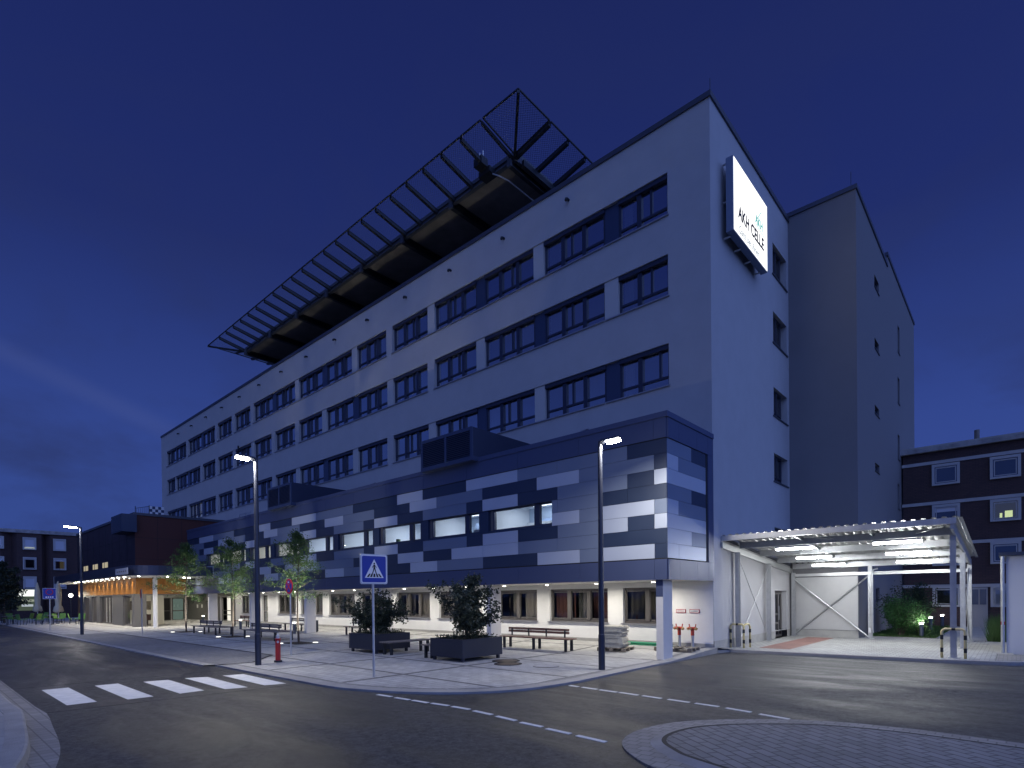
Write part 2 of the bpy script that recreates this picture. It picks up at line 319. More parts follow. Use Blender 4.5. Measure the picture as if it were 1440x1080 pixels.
def area(name, parent, loc, power, size, col=(1,0.95,0.86), direction=(0,0,-1), sy=None, spread=None):
    l = bpy.data.lights.new(name, 'AREA'); l.energy = power; l.color = col; l.shape = 'DISK' if sy is None else 'RECTANGLE'; l.size = size
    if sy is not None: l.size_y = sy
    if spread: l.spread = spread
    o = bpy.data.objects.new(name, l); C.objects.link(o); o.location = loc; o.rotation_euler = (-Vector(direction)).to_track_quat('Z', 'Y').to_euler()
    if parent: o.parent = parent
    return o
def gz(y): return max(0.0, min(0.15, 0.045*y))

def wall_x(mb, X0, X1, Z0, Z1, Y, holes, depth, m, mreveal=None):
    """wall in a plane y = Y facing -y with rectangular holes (x0,x1,z0,z1) and reveals going back by depth"""
    xs = sorted({X0, X1, *[h[0] for h in holes], *[h[1] for h in holes]}); zs = sorted({Z0, Z1, *[h[2] for h in holes], *[h[3] for h in holes]})
    xs = [x for x in xs if X0 <= x <= X1]; zs = [z for z in zs if Z0 <= z <= Z1]
    for a, b in zip(xs, xs[1:]):
        run = None
        for c, d in zip(zs, zs[1:]):
            mx, mz = (a+b)/2, (c+d)/2
            if any(h[0] < mx < h[1] and h[2] < mz < h[3] for h in holes): continue
            mb.quad([(a,Y,c),(b,Y,c),(b,Y,d),(a,Y,d)], m)
    r = mreveal or m
    for x0,x1,z0,z1 in holes:
        y2 = Y+depth
        mb.quad([(x0,Y,z0),(x0,y2,z0),(x1,y2,z0),(x1,Y,z0)], r); mb.quad([(x0,Y,z1),(x1,Y,z1),(x1,y2,z1),(x0,y2,z1)], r)
        mb.quad([(x0,Y,z0),(x0,Y,z1),(x0,y2,z1),(x0,y2,z0)], r); mb.quad([(x1,Y,z0),(x1,y2,z0),(x1,y2,z1),(x1,Y,z1)], r)
def wall_y(mb, Y0, Y1, Z0, Z1, X, holes, depth, m, mreveal=None):
    """wall in a plane x = X facing +x; holes (y0,y1,z0,z1); reveals go towards -x"""
    t = MB(); wall_x(t, Y0, Y1, Z0, Z1, 0, holes, depth, m, mreveal)
    b = len(mb.v); mb.v += [(X-p[1], p[0], p[2]) for p in t.v]
    for f, mi in zip(t.f, t.m): mb.f.append(tuple(b+k for k in f)); mb.m.append(mb._mi(t.mats[mi]))

# ================================================================== GROUND
mb = MB(); mb.quad([(-900,-900,-0.25),(900,-900,-0.25),(900,900,-0.25),(-900,900,-0.25)], M_earth); struct(mb.build('ground'))
mb = MB(); mb.quad([(-200,-60,-0.04),(60,-60,-0.04),(60,6.5,-0.04),(-200,6.5,-0.04)], M_asph); struct(mb.build('road'))

def smooth_path(pts, n=6):
    out = []
    for i in range(len(pts)-1):
        p0 = pts[max(i-1,0)]; p1 = pts[i]; p2 = pts[i+1]; p3 = pts[min(i+2,len(pts)-1)]
        for k in range(n):
            t = k/n
            out.append(tuple(0.5*((2*p1[j])+(-p0[j]+p2[j])*t+(2*p0[j]-5*p1[j]+4*p2[j]-p3[j])*t*t+(-p0[j]+3*p1[j]-3*p2[j]+p3[j])*t**3) for j in (0,1)))
    out.append(pts[-1]); return out
def offset(path, d):
    out = []
    for i, p in enumerate(path):
        a = Vector(path[max(i-1,0)]); b = Vector(path[min(i+1,len(path)-1)]); t = (b-a).normalized(); n = Vector((-t.y, t.x))
        out.append((p[0]+n.x*d, p[1]+n.y*d))
    return out
def strip(mb, pa, pb, za, zb, m):
    for i in range(len(pa)-1):
        mb.quad([(*pa[i], za if not callable(za) else za(*pa[i])), (*pb[i], zb if not callable(zb) else zb(*pb[i])), (*pb[i+1], zb if not callable(zb) else zb(*pb[i+1])), (*pa[i+1], za if not callable(za) else za(*pa[i+1]))], m)

edge = [(-9.9,-8.72),(-6.5,-8.72)]+smooth_path([(-5.48,-8.70),(-3.63,-8.66),(-2.82,-8.50),(-1.82,-8.12),(-0.84,-7.45),(-0.12,-6.45),(0.16,-5.05),(0.17,-3.6),(0.14,-2.2),(0.12,-0.02)])+[(0.12,3.27)]
zf = lambda x, y: gz(y)
# plaza surface (two sheets so that the part by the wall can slope up)
mb = MB()
low = [p for p in edge if p[1] < -0.03]
mb.quad([(x,y,0) for x, y in ([(-90,-8.75),(-90,-8.74)][:0]+[(-74,-8.72)]+low+[(0.12,0.0),(-74,0.0)])], M_plaza)
mb.quad([(-74,0,0),(0.12,0,0),(0.12,3.3,.1485),(-74,3.3,.1485)], M_plaza)
mb.quad([(-74,3.3,.1485),(-39,3.3,.1485),(-39,14,.1485),(-74,14,.1485)], M_plaza)
struct(mb.build('plaza_pavement'))
mb = MB(); inn = offset(edge, 0.34)
strip(mb, edge, inn, lambda x,y: gz(y)+.004, lambda x,y: gz(y)+.004, M_kerb)
strip(mb, offset(edge,-0.004), offset(edge,-0.004), -.06, lambda x,y: gz(y)+.004, M_kerb)
inn2 = offset(edge, 0.47); strip(mb, inn, inn2, lambda x,y: gz(y)+.0045, lambda x,y: gz(y)+.0045, M_bay)
mb.quad([(-74,-8.98,-.001),(-10.1,-8.98,-.001),(-9.9,-8.72,.004),(-74,-8.72,.004)], M_kerb); mb.quad([(-74,-8.985,-.06),(-10.1,-8.985,-.06),(-10.1,-8.98,-.001),(-74,-8.98,-.001)], M_kerb)
struct(mb.build('kerb_plaza'))
# lay-by with darker paving and a dark edging line
mb = MB()
mb.quad([(-33,-8.70,.004),(-9.7,-8.70,.004),(-9.6,-7.75,.004),(-11.3,-6.42,.004),(-31.2,-6.42,.004)], M_bay)
for a, b in (((-9.6,-7.75),(-11.3,-6.42)),((-11.3,-6.42),(-31.2,-6.42)),((-31.2,-6.42),(-33,-8.7)),((-9.7,-8.7),(-9.6,-7.75))):
    d = Vector((b[0]-a[0], b[1]-a[1])).normalized(); n = Vector((-d.y, d.x))*.06
    mb.quad([(a[0]-n.x,a[1]-n.y,.0085),(b[0]-n.x,b[1]-n.y,.0085),(b[0]+n.x,b[1]+n.y,.0085),(a[0]+n.x,a[1]+n.y,.0085)], M_joint)
struct(mb.build('layby_pavement'))
# forecourt under the carport roof, with kerb, red blocks, concrete path
mb = MB(); mb.quad([(0.12,3.95,.05),(7.05,4.52,.05),(7.05,7.2,.05),(6.62,12.9,.05),(2.68,12.9,.05),(2.6,11.79,.05),(0.0,11.79,.05),(0,4.0,.05)], M_cport)
mb.quad([(5.12,12.9,.05),(6.62,12.9,.05),(6.62,23.6,.05),(5.12,23.6,.05)], M_concL)
mb.quad([(6.64,7.2,.046),(7.4,7.2,.046),(7.4,12.45,.046),(6.64,12.45,.046)], M_concL); struct(mb.build('carport_pavement'))
mb = MB(); mb.quad([(0.85,5.0,.054),(1.85,5.0,.054),(1.85,11.2,.054),(0.85,11.2,.054)], M_redpav); struct(mb.build('red_paving'))
mb = MB(); e2 = [(0.12,3.3),(0.30,3.86),(1.5,3.92),(4.2,4.14),(6.0,4.32),(7.3,4.60),(8.3,5.3),(9.6,5.9),(14,6.4)]; i2 = offset(e2, 0.28)
strip(mb, e2, i2, .056, .056, M_kerb); strip(mb, e2, e2, -.06, .056, M_kerb)
struct(mb.build('kerb_forecourt'))
mb = MB(); mb.quad([(7.06,4.82,.047),(8.1,5.5,.047),(9.5,6.15,.047),(14,6.6,.047),(14,7.7,.047),(7.06,7.19,.047)], M_gut)
struct(mb.build('pavement_kiosk'))
mb = MB(); mb.quad([(-0.02,3.27,.151),(0.14,3.27,.151),(0.4,3.95,.058),(-0.02,4.1,.10)], M_kerb); struct(mb.build('pavement_corner'))
mb = MB(); mb.quad([(2.66,12.95,.035),(5.08,12.95,.035),(5.08,23.6,.035),(2.66,23.6,.035)], M_soil); mb.quad([(6.66,12.4,.035),(14,12.4,.035),(14,23.6,.035),(6.66,23.6,.035)], M_soil)
mb.box(2.66,5.1,12.88,12.96,0,.075,M_kerb); mb.box(5.08,5.14,12.97,23.6,0,.075,M_kerb); mb.box(6.6,6.66,12.4,23.6,0,.075,M_kerb)
struct(mb.build('garden_soil'))
# traffic island, bottom right
iso = [(7.55,-5.43),(6.28,-5.40),(5.17,-5.68),(4.3,-6.30),(3.74,-6.95),(3.52,-7.55),(3.50,-8.15),(3.68,-8.66),(4.06,-9.05),(4.62,-9.36),(6.2,-9.75),(8.5,-9.9),(12,-9.5),(15,-8),(14,-6.4),(11,-5.6),(8.8,-5.45),(7.55,-5.43)]
io = smooth_path(iso, 5)[:-1]; io2 = [p for p in io]
def inset(path, d):
    out = []; n = len(path)
    for i, p in enumerate(path):
        a = Vector(path[i-1]); b = Vector(path[(i+1)%n]); t = (b-a).normalized(); out.append((p[0]-t.y*d, p[1]+t.x*d))
    return out
i_a = inset(io, 0.36); i_b = inset(io, 0.50); i_c = inset(io, 0.56)
mb = MB()
def ring(mb, a, b, za, zb, m):
    n = len(a)
    for i in range(n): mb.quad([(*a[i],za),(*a[(i+1)%n],za),(*b[(i+1)%n],zb),(*b[i],zb)], m)
ring(mb, io, io, -.06, -.012, M_gut); ring(mb, io, i_a, -.012, .0, M_gut); ring(mb, i_a, i_b, .0, .035, M_kerb); ring(mb, i_b, i_c, .035, .036, M_joint)
mb.quad([(x,y,.034) for x, y in i_c], M_isle)
struct(mb.build('traffic_island'))
# near left pavement with kerb and gutter
gl = [(-40,-13.24),(-12,-13.24),(-6,-13.25),(-5,-13.22)]+smooth_path([(-4.4,-13.26),(-3.71,-13.33),(-1.98,-13.50),(-0.68,-13.76),(0.3,-14.1),(1.2,-14.8),(1.6,-15.8),(1.5,-17.5)],4)
kl = offset(gl,-0.30); kt = offset(gl,-0.44); ki = offset(gl,-0.56)
mb = MB(); strip(mb, kl, gl, -.035, -.036, M_gut); strip(mb, gl, gl, -.06, -.036, M_gut)
struct(mb.build('gutter'))
mb = MB(); strip(mb, offset(kl,-.02), kl, .075, -.035, M_kerb); strip(mb, offset(kl,-.05), offset(kl,-.02), .085, .075, M_kerb); strip(mb, ki, offset(kl,-.05), .085, .085, M_kerb); struct(mb.build('kerb_left'))
mb = MB(); q = [(x,y,.081) for x, y in ki]; mb.quad(q[::-1]+[(-40,-30,.081),(1.2,-30,.081)], paver('pavers_left', (0.36,0.36,0.36), 0.6, 0.6, 0.008)); struct(mb.build('pavement_left'))
# road markings
mb = MB(); z = -.034
for pts in ([(-8.32,-12.84),(-5.63,-12.84),(-5.63,-12.38),(-8.30,-12.38)],[(-8.16,-11.93),(-5.43,-11.93),(-5.43,-11.49),(-8.12,-11.49)],[(-7.95,-11.03),(-5.38,-11.03),(-5.42,-10.55),(-7.85,-10.53)],[(-7.8,-10.18),(-5.22,-10.20),(-5.1,-9.77),(-7.6,-9.73)],[(-7.55,-9.39),(-5.06,-9.42),(-4.95,-8.97),(-7.42,-8.93)]):
    mb.quad([(x,y,z) for x, y in pts], M_line)
struct(mb.build('crosswalk_marking'))
mb = MB()
for a, b in (((-2.06,-8.48),(-1.64,-8.45)),((-1.49,-8.46),(-1.09,-8.43)),((-1.0,-8.42),(-.58,-8.40)),((-.49,-8.38),(-.07,-8.34)),((.03,-8.34),(.46,-8.33)),((.6,-8.36),(1.06,-8.39)),((1.2,-8.42),(1.66,-8.47)),((1.8,-8.51),(2.24,-8.53)),((2.36,-8.57),(2.81,-8.60)),((2.94,-8.62),(3.43,-8.66))):
    mb.bar((*a,z-.004), (*b,z-.004), .085, .01, M_line)
for a, b in (((.27,-5.16),(.52,-5.19)),((.62,-5.19),(1.01,-5.22)),((1.09,-5.23),(1.51,-5.26)),((1.57,-5.25),(2.01,-5.29)),((2.11,-5.29),(2.52,-5.33)),((2.66,-5.33),(3.09,-5.37)),((3.21,-5.38),(3.65,-5.42)),((3.79,-5.45),(4.23,-5.54)),((4.39,-5.60),(4.86,-5.70))):
    mb.bar((*a,z-.004), (*b,z-.004), .085, .01, M_line)
struct(mb.build('dashed_lane_marking'))
# faint saw-cut lines across the road beside the crossing
mb = MB()
for x0, x1 in ((-5.05,-4.85),(-9.05,-8.95)):
    mb.bar((x0,-13.2,-.0435), (x1+.2,-8.95,-.0435), .03, .01, M_joint)
struct(mb.build('road_joint_marking'))
# covers set in the paving
for i, (x, y, r, lab) in enumerate(((-3.76,-2.85,.42,'rusty round manhole cover in the paving beside the right planter'),(-3.22,-3.35,.40,'rusty round manhole cover nearest the road, right of the right planter'),(-2.05,-3.08,.36,'pale ringed manhole cover between planter and street lamp'))):
    mb = MB(); o = [(r*math.cos(2*math.pi*k/28), r*math.sin(2*math.pi*k/28)) for k in range(28)]
    o2 = [(p[0]*.8, p[1]*.8) for p in o]
    ring(mb, o, o2, .010, .010, M_concL if i == 2 else M_joint); mb.quad([(*p,.010) for p in o2], mat('cast_iron', (0.10,0.075,0.06), 0.6, 0.5, noise=0.2, bump=0.4, bscale=30) if i < 2 else M_plaza)
    mb.prism(o, -.01, .009, M_joint)
    t = mb.build('manhole_cover'); t.location = (x,y,0); tag(t, lab, 'manhole cover', 'manhole covers in the plaza')

# ================================================================== MAIN BUILDING
BX = -57.0; Y0 = 3.27; YB = 20.0; ZT = 18.42
main = thing('hospital_building', 'five storey pale grey hospital wing with long rows of dark windows and an illuminated corner', 'building', (0, Y0, 0))
def under(o, p):          # parent keeping the mesh where it is in the world
    o.parent = p; o.matrix_parent_inverse = Matrix.Translation(-Vector(p.location)) if p.parent is None else Matrix.Identity(4); return o
wins = [(-3.55,-1.52)]+[(-4.15-3.515*(k-2)-2.97, -4.15-3.515*(k-2)) for k in range(2,16)]+[(-55.39,-53.05)]
RB = [(15.22,16.69),(12.40,13.85),(9.27,10.74)]
GAPS = ['DLDLWLDLDWWWDWD', 'LDLWLDLWWLLWWDL', 'DLDLWLDLWDWWDWD']
holes = []
for (z0,z1), g in zip(RB, GAPS):
    x1 = wins[0][1]
    for k in range(16):
        if k == 15 or g[k] == 'W':
            holes.append((wins[k][0], x1, z0, z1))
            if k < 15: x1 = wins[k+1][1]
side_rows = [(15.25,16.56),(12.40,13.70),(9.36,10.55),(6.63,7.80),(3.95,4.7)]
sideholes = [(9.65,11.5,a,b) for a, b in side_rows]+[(9.62,11.2,.06,2.05)]
gf = [(-3.44,-1.50,.88,2.19),(-6.93,-4.10,.88,2.19),(-9.90,-7.61,.88,2.19),(-13.96,-11.12,.88,2.19),(-17.44,-14.70,.88,2.19),(-21.0,-18.18,.88,2.19),(-24.53,-21.64,.88,2.19),(-28.2,-25.35,.88,2.19),(-31.53,-28.9,.88,2.19),(-34.1,-33.2,.15,2.19)]
mb = MB()
wall_x(mb, BX, 0, 7.0, ZT, Y0, holes, .42, M_plaster)
wall_y(mb, Y0, 11.79, 0.35, ZT, 0, [h for h in sideholes[:-1]]+[(9.62,11.2,.35,2.05)], .30, M_plaster)
mb.quad([(BX,Y0,0),(BX,Y0,ZT),(BX,YB,ZT),(BX,YB,0)], M_plaster); mb.quad([(BX,YB,0),(BX,YB,ZT),(0,YB,ZT),(0,YB,0)], M_plaster); mb.quad([(0,11.8,0),(0,YB,0),(0,YB,ZT),(0,11.8,ZT)], M_plaster)
mb.quad([(BX,Y0,ZT-.15),(0,Y0,ZT-.15),(0,YB,ZT-.15),(BX,YB,ZT-.15)], M_conc)
under(mb.build('wall'), main)
mb = MB()
wall_y(mb, Y0+.0, 9.62, 0.0, .35, .015, [], .01, M_concL); wall_y(mb, 11.2, 11.79, 0.0, .35, .015, [], .01, M_concL)
mb.box(0,.02,Y0,9.62,.35,.36,M_concL)
under(mb.build('plinth'), main)
mb = MB(); mb.box(BX-.06,.06,Y0-.06,Y0+.30,ZT-.02,ZT+.16,M_coping); mb.box(-.30,.06,Y0+.30,11.79,ZT-.02,ZT+.16,M_coping); mb.box(BX-.06,BX+.3,Y0+.30,YB,ZT-.02,ZT+.16,M_coping)
under(mb.build('roof_coping'), main)
mb = MB(); mb.quad([(0,Y0+1.6,0),(BX,Y0+1.6,0),(BX,Y0+1.6,ZT-.2),(0,Y0+1.6,ZT-.2)], M_dark)
for z in (9.0,12.1,14.95,17.3): mb.box(BX+.1,-.5,Y0+.45,Y0+1.6,z-.12,z+.02,M_dark)
mb.quad([(-1.4,9.3,0.1),(-1.4,11.7,0.1),(-1.4,11.7,ZT-.2),(-1.4,9.3,ZT-.2)], M_dark)
under(mb.build('interior'), main)

def window_mesh(w, h, flip=False, kind='upper', fm=None):
    """frame in local coordinates: x 0..w, y depth, z 0..h; members proud of the pane"""
    fm = fm or M_frame; mb = MB(); t = .075; d0, d1 = 0.0, .09
    def v(x, ww=t, za=0, zb=h, dd=0.0): mb.box(x, x+ww, d0-dd, d1, za, zb, fm)
    def hh(z, xa, xb, ww=t): mb.box(xa, xb, d0+.004, d1-.004, z, z+ww, fm)
    if kind == 'upper':
        v(0,.09); v(w-.09,.09); mb.box(.09,w-.09,d0+.002,d1,h-.14,h,fm); mb.box(.09,w-.09,d0+.002,d1,0,.07,fm)
        mb.box(.003,w-.003,-.10,d0-.004,h-.16,h-.003,M_frame)   # blind box in the reveal
        n = 3 if w > 2.5 else 2; seg = [0, w*.325, w*.67, w] if n == 3 else [0, w*.42, w]
        tz = h*.215
        for x in seg[1:-1]: v(x-.09,.18,.07,h-.14,.035)
        cuts = []
        for a, b in zip(seg, seg[1:]): hh(tz, a+.09, b-.09, .08)
        c0, c1 = (seg[1], seg[2]) if n == 3 else (seg[1], seg[2])
        xx = c0+(c1-c0)*(.36 if not flip else .62); v(xx,.09,tz+.08,h-.14)
    elif kind == 'gf':
        v(0); v(w-t); mb.box(t,w-t,d0+.002,d1,h-t,h,fm); mb.box(t,w-t,d0+.002,d1,0,t,fm)
        n = max(2, round(w/.97))
        for i in range(1, n): v(w*i/n-.085,.17,t,h-t,.03)
        for i in range(n):
            a = w*i/n+.06; b = w*(i+1)/n-.06
            for (p,q,r,s_) in ((a,a+.05,t+.02,h-t-.02),(b-.05,b,t+.02,h-t-.02),(a,b,t+.02,t+.07),(a,b,h-t-.07,h-t-.02)): mb.box(p+.03,q-.0 if q-p > .1 else q,d0+.012,d1-.012,r,s_,fm)
    elif kind == 'small':
        v(0,.07); v(w-.07,.07); mb.box(.07,w-.07,d0+.002,d1,h-.08,h,fm); mb.box(.07,w-.07,d0+.002,d1,0,.07,fm); v(w*.48,.10,.07,h-.08,.02)
        hh(h*.2,.07,w-.07,.06)
    return mb
def pane_mesh(w, h, y=.05, m=None):
    mb = MB(); mb.quad([(.02,y,.02),(w-.02,y,.02),(w-.02,y,h-.02),(.02,y,h-.02)], m or M_glass); return mb
def curtain_mesh(x0, x1, h, y, m, amp=.03, z0=.05):
    mb = MB(); n = max(8, int((x1-x0)/.05)); 
    for i in range(n):
        a = x0+(x1-x0)*i/n; b = x0+(x1-x0)*(i+1)/n; ya = y+amp*math.sin(i*1.3); yb = y+amp*math.sin((i+1)*1.3)
        mb.quad([(a,ya,z0),(b,yb,z0),(b,yb,h-.05),(a,ya,h-.05)], m)
    return mb
MESH = {}
def inst(key, maker, name, parent, loc=(0,0,0), rz=0.0):
    """a new object that shares the mesh built the first time for this key"""
    if key not in MESH:
        o = maker().build(name, parent); MESH[key] = o.data
    else:
        o = bpy.data.objects.new(name, MESH[key]); C.objects.link(o); o.parent = parent
    o.location = loc; o.rotation_euler = (0,0,rz); return o
def put_window(parent, x0, z0, y, w, h, kind='upper', fm=None, flip=False, pane=None, curt=None, sill=None, rz=0.0, origin=None, fkey=''):
    """window frame (part) with pane, curtain, sill (sub-parts); location is relative to the parent thing"""
    key = (kind, round(w,2), round(h,2), flip, fkey)
    px, py, pz = (parent.location if parent.parent is None else Vector())
    loc = (x0-px, y-py, z0-pz)
    f = inst(('f',)+key, lambda: window_mesh(w, h, flip, kind, fm), 'window', parent, loc, rz)
    inst(('p',)+key+(pane.name if pane else '',), lambda: pane_mesh(w, h, .05, pane), 'pane', f)
    for i, c in enumerate(curt or []):
        inst(('c', round(h,2))+tuple(c[:3])+(c[2].name,), lambda: curtain_mesh(c[0], c[1], h, .17, c[2]), 'curtain', f)
    if sill: inst(('s', round(w,2))+tuple(sill), lambda: MB().box(sill[0], sill[1], sill[2], -.002, -.045, .0, M_sill), 'sill', f)
    return f
random.seed(3)
for r, ((z0,z1), g) in enumerate(zip(RB, GAPS)):
    h = z1-z0
    for k, (xa, xb) in enumerate(wins):
        w = xb-xa
        L = -.05 if (k == 15 or g[k] == 'W') else -.545
        Rr = w+.05 if (k == 0 or g[k-1] == 'W') else w
        rr = random.random(); cu = []
        if rr < .55: cu.append((.12, round(w*.18+.15,2), M_curtain))
        if rr > .8: cu.append((round(w*.7,2), round(w-.15,2), M_curtain))
        if r == 2 and k == 13: cu = [(.12, round(w-.12,2), M_curtlit)]
        put_window(main, xa, z0, Y0+.15, w, h, flip=(random.random() < .5), curt=cu, sill=(L, Rr, -.21))
        if k < 15 and g[k] != 'W':
            a, b = wins[k+1][1], xa
            m = M_panelD if g[k] == 'D' else M_plaster_smooth
            yy = Y0+(.12 if g[k] == 'D' else .04)
            o = MB().box(a, b, yy, Y0+.42, z0, z1, m).build('infill_panel' if g[k] == 'D' else 'pier'); under(o, main)
# side windows
for i, (z0,z1) in enumerate(side_rows):
    f = put_window(main, 0, 0, 0, 1.45, z1-z0, kind='small', curt=[(.1,1.3,M_curtlit)] if i in (0,1,2) else [(.1,.6,M_curtlit)], pane=M_glassB)
    f.location = (-.14, 9.66-Y0, z0); f.rotation_euler = (0,0,math.pi/2)
    under(MB().box(-.26,.05,9.55,11.56,z0-.05,z0,M_coping).build('side_sill'), main)
# side door below the carport
mb = MB()
for a, b, c, d in ((9.66,9.76,.06,2.04),(11.04,11.14,.06,2.04),(9.76,11.04,1.90,2.04),(9.76,11.04,.06,.16),(10.62,10.72,.16,1.9),(9.76,10.62,.62,.70),(9.76,10.62,1.0,1.08)): mb.box(-.26,-.18,a,b,c,d,M_gframe)
dr = under(mb.build('door'), main); mb = MB(); mb.quad([(-.22,9.7,.1),(-.22,11.1,.1),(-.22,11.1,2.0),(-.22,9.7,2.0)], M_glassL)
p = mb.build('pane', dr); mb = MB(); mb.box(-.14,-.10,10.5,10.54,.8,1.4,M_galv); mb.build('handle', dr)
# overflow spouts below the roof edge and one at the annex roof
for x in [-5.77-3.53*k for k in range(14)]:
    mb = MB(); mb.tube([(0,.0,0),(0,-.12,0),(0,-.17,-.02),(0,-.19,-.10)], .055, M_steelD, 8); o = mb.build('overflow_spout', main); o.location = (x, 0, 17.76)
for x in (-4.9,-19.3):
    mb = MB(); mb.tube([(-.5,-.05,-.05),(.0,-.10,.0),(.1,-.12,-.02),(.12,-.14,-.14)], .035, M_sill, 8); o = mb.build('wall_pipe', main); o.location = (x, 0, 8.4)
# balcony-like service bracket at far left above the annex roof
mb = MB()
for z in (0,.45): mb.bar((0,-.6,z),(2.0,-.6,z),.05,.05,M_galv)
for x in (0,1.0,2.0): mb.bar((x,-.6,-.1),(x,-.6,.5),.05,.05,M_galv); mb.bar((x,-.6,0),(x,0,0),.05,.05,M_galv)
o = mb.build('service_rail', main); o.location = (-36.5, 0, 7.9)
for dz, dx in ((0,0),(-.25,.15)):
    mb = MB(); mb.box(-.02,.02,-.1,.1,-.1,.1,M_steelD); o = mb.build('wall_bracket', main); o.location = (-9.9+dx*0-28+.0, -.04, 13.9+dz)

# ground floor wall set back under the annex
mb = MB(); wall_x(mb, -35.7, 0, .10, 2.50, Y0-.012, gf, .22, M_white)
mb.box(-35.7, 0.0, Y0-.03, Y0-.013, .0, .26, M_concL)
under(mb.build('ground_floor_wall'), main)
for i, (a,b,c,d) in enumerate(gf[:-1]):
    cu = []; w = b-a
    if i == 1: cu = [(.15,1.15,M_curtred),(1.5,1.75,M_blind),(2.0,2.65,M_curtred)]
    elif i == 0: cu = [(.1,1.8,M_blindD)]
    else: cu = [(round(.1+.3*(i%3),2), round(w*.45,2), M_blind), (round(w*.62,2), round(w-.1,2), M_blind)]
    f = put_window(main, a, c, Y0+.10, w, d-c, kind='gf', fm=M_gframe, fkey='g', pane=M_glassG, curt=cu, sill=(-.06, w+.06, -.19))
mb = MB()
for a, b, c, d in ((-34.1,-34.02,.15,2.19),(-33.28,-33.2,.15,2.19),(-34.02,-33.28,2.08,2.19),(-34.02,-33.28,.15,.3),(-34.02,-33.28,1.0,1.08)): mb.box(a,b,Y0+.1,Y0+.18,c,d,M_gframe)
dr = under(mb.build('door'), main); mb = MB(); mb.quad([(-34.05,Y0+.14,.2),(-33.25,Y0+.14,.2),(-33.25,Y0+.14,2.1),(-34.05,Y0+.14,2.1)], M_glass); mb.build('pane', dr)

# ================================================================== ANNEX (clad projecting storey on blade columns)
ax = thing('clad_annex', 'long projecting storey clad in patchwork grey panels with a lit ribbon of windows', 'building', (0,0,0))
AX0, ZS, ZP, ZR0, ZR1, ZC = -39.5, 2.36, 2.97, 2.99, 6.46, 7.2
SEGX = [-4.22-3.545*k for k in range(9)]     # right edge of each lit window
strip_l, strip_r = -35.74, -4.22
WZ0, WZ1 = 4.37, 5.14
mb = MB()
# backing wall (dark joints show between the panels), trims, soffit, roof
wall_x(mb, AX0, -.02, ZR0, ZR1, .03, [(strip_l, strip_r, WZ0, WZ1)], .30, M_joint, M_cladD)
mb.quad([(-.03,.03,ZR0),(-.03,Y0,ZR0),(-.03,Y0,ZR1),(-.03,.03,ZR1)], M_joint)
mb.box(AX0, -.02, .04, Y0-.01, ZR1, ZC-.12, M_joint)
mb.box(AX0, AX0+.03, .04, Y0-.01, ZS, ZR1, M_brownD)
under(mb.build('wall'), ax)
mb = MB(); mb.quad([(-35.9,.10,ZS+.02),(-35.9,Y0-.02,ZS+.02),(-.10,Y0-.02,ZS+.02),(-.10,.10,ZS+.02)], M_soffit)
under(mb.build('soffit'), ax)
mb = MB(); mb.quad([(AX0,.0,7.21),(0,.0,7.21),(0,Y0,7.21),(AX0,Y0,7.21)], M_conc); under(mb.build('roof'), ax)
U = 0.894; BD = [0.0]+[-.40-U*i for i in range(0, 46)]      # BD[0]=corner, BD[1]=b0 ...
def bx(i): return 0.0 if i < 0 else max(AX0, -.40-U*i)
PAT16 = {0: [(-1,1,'D'),(1,4,'M'),(4,6,'M'),(6,9,'L'),(9,12,'D'),(12,14,'L'),(14,18,'D'),(18,22,'M'),(22,25,'L'),(25,28,'D'),(28,30,'L'),(30,34,'D'),(34,38,'M'),(38,41,'L'),(41,44,'D')],
 1: [(-1,0,'D'),(0,3,'M')]+[(3+8*q+a,3+8*q+b,c) for q in range(6) for a,b,c in ((0,2,'L'),(2,5,'D'),(5,8,'M'))],
 2: [(-1,0,'L'),(0,1,'D'),(1,4,'M')]+[(4+8*q+a,4+8*q+b,c) for q in range(5) for a,b,c in ((0,2,'D'),(2,4,'L'),(4,5,'D'),(5,8,'M'))],
 3: [(-1,1,'D'),(1,2,'D'),(2,4.27,'M')]+[(39.55,42,'M'),(42,44,'D')],
 4: [(-1,0,'M'),(0,2,'L'),(2,3,'M'),(3,4.27,'L')]+[(39.55,41,'D'),(41,44,'M')],
 5: [(-1,0,'L'),(0,1,'D'),(1,2,'L'),(2,4,'M')]+[(4+8*q+a,4+8*q+b,c) for q in range(5) for a,b,c in ((0,2,'D'),(2,4,'L'),(4,5,'D'),(5,8,'M'))],
 6: [(-1,2,'D'),(2,6,'M'),(6,10,'L'),(10,12,'D'),(12,14,'L'),(14,18,'D'),(18,22,'M'),(22,26,'L'),(26,28,'D'),(28,30,'L'),(30,34,'D'),(34,38,'M'),(38,42,'L'),(42,44,'D')],
 7: [(-1,0,'D'),(0,2,'L'),(2,3,'M')]+[(3+8*q+a,3+8*q+b,c) for q in range(6) for a,b,c in ((0,2,'L'),(2,5,'D'),(5,8,'M'))]}
ZB = [6.46,6.03,5.59,5.155,4.72,4.29,3.86,3.42,2.99]
CM = {'D': M_cladD, 'M': M_cladM, 'L': M_cladL}
random.seed(5)
mb = MB()
G = .008
def cell(xa, xb, z0, z1, m):
    # two-cell sheets: split long runs at every 2nd or 3rd unit like real cassettes
    mb.box(xa+G/2, xb-G/2, .0, .032, z0+G/2, z1-G/2, m)
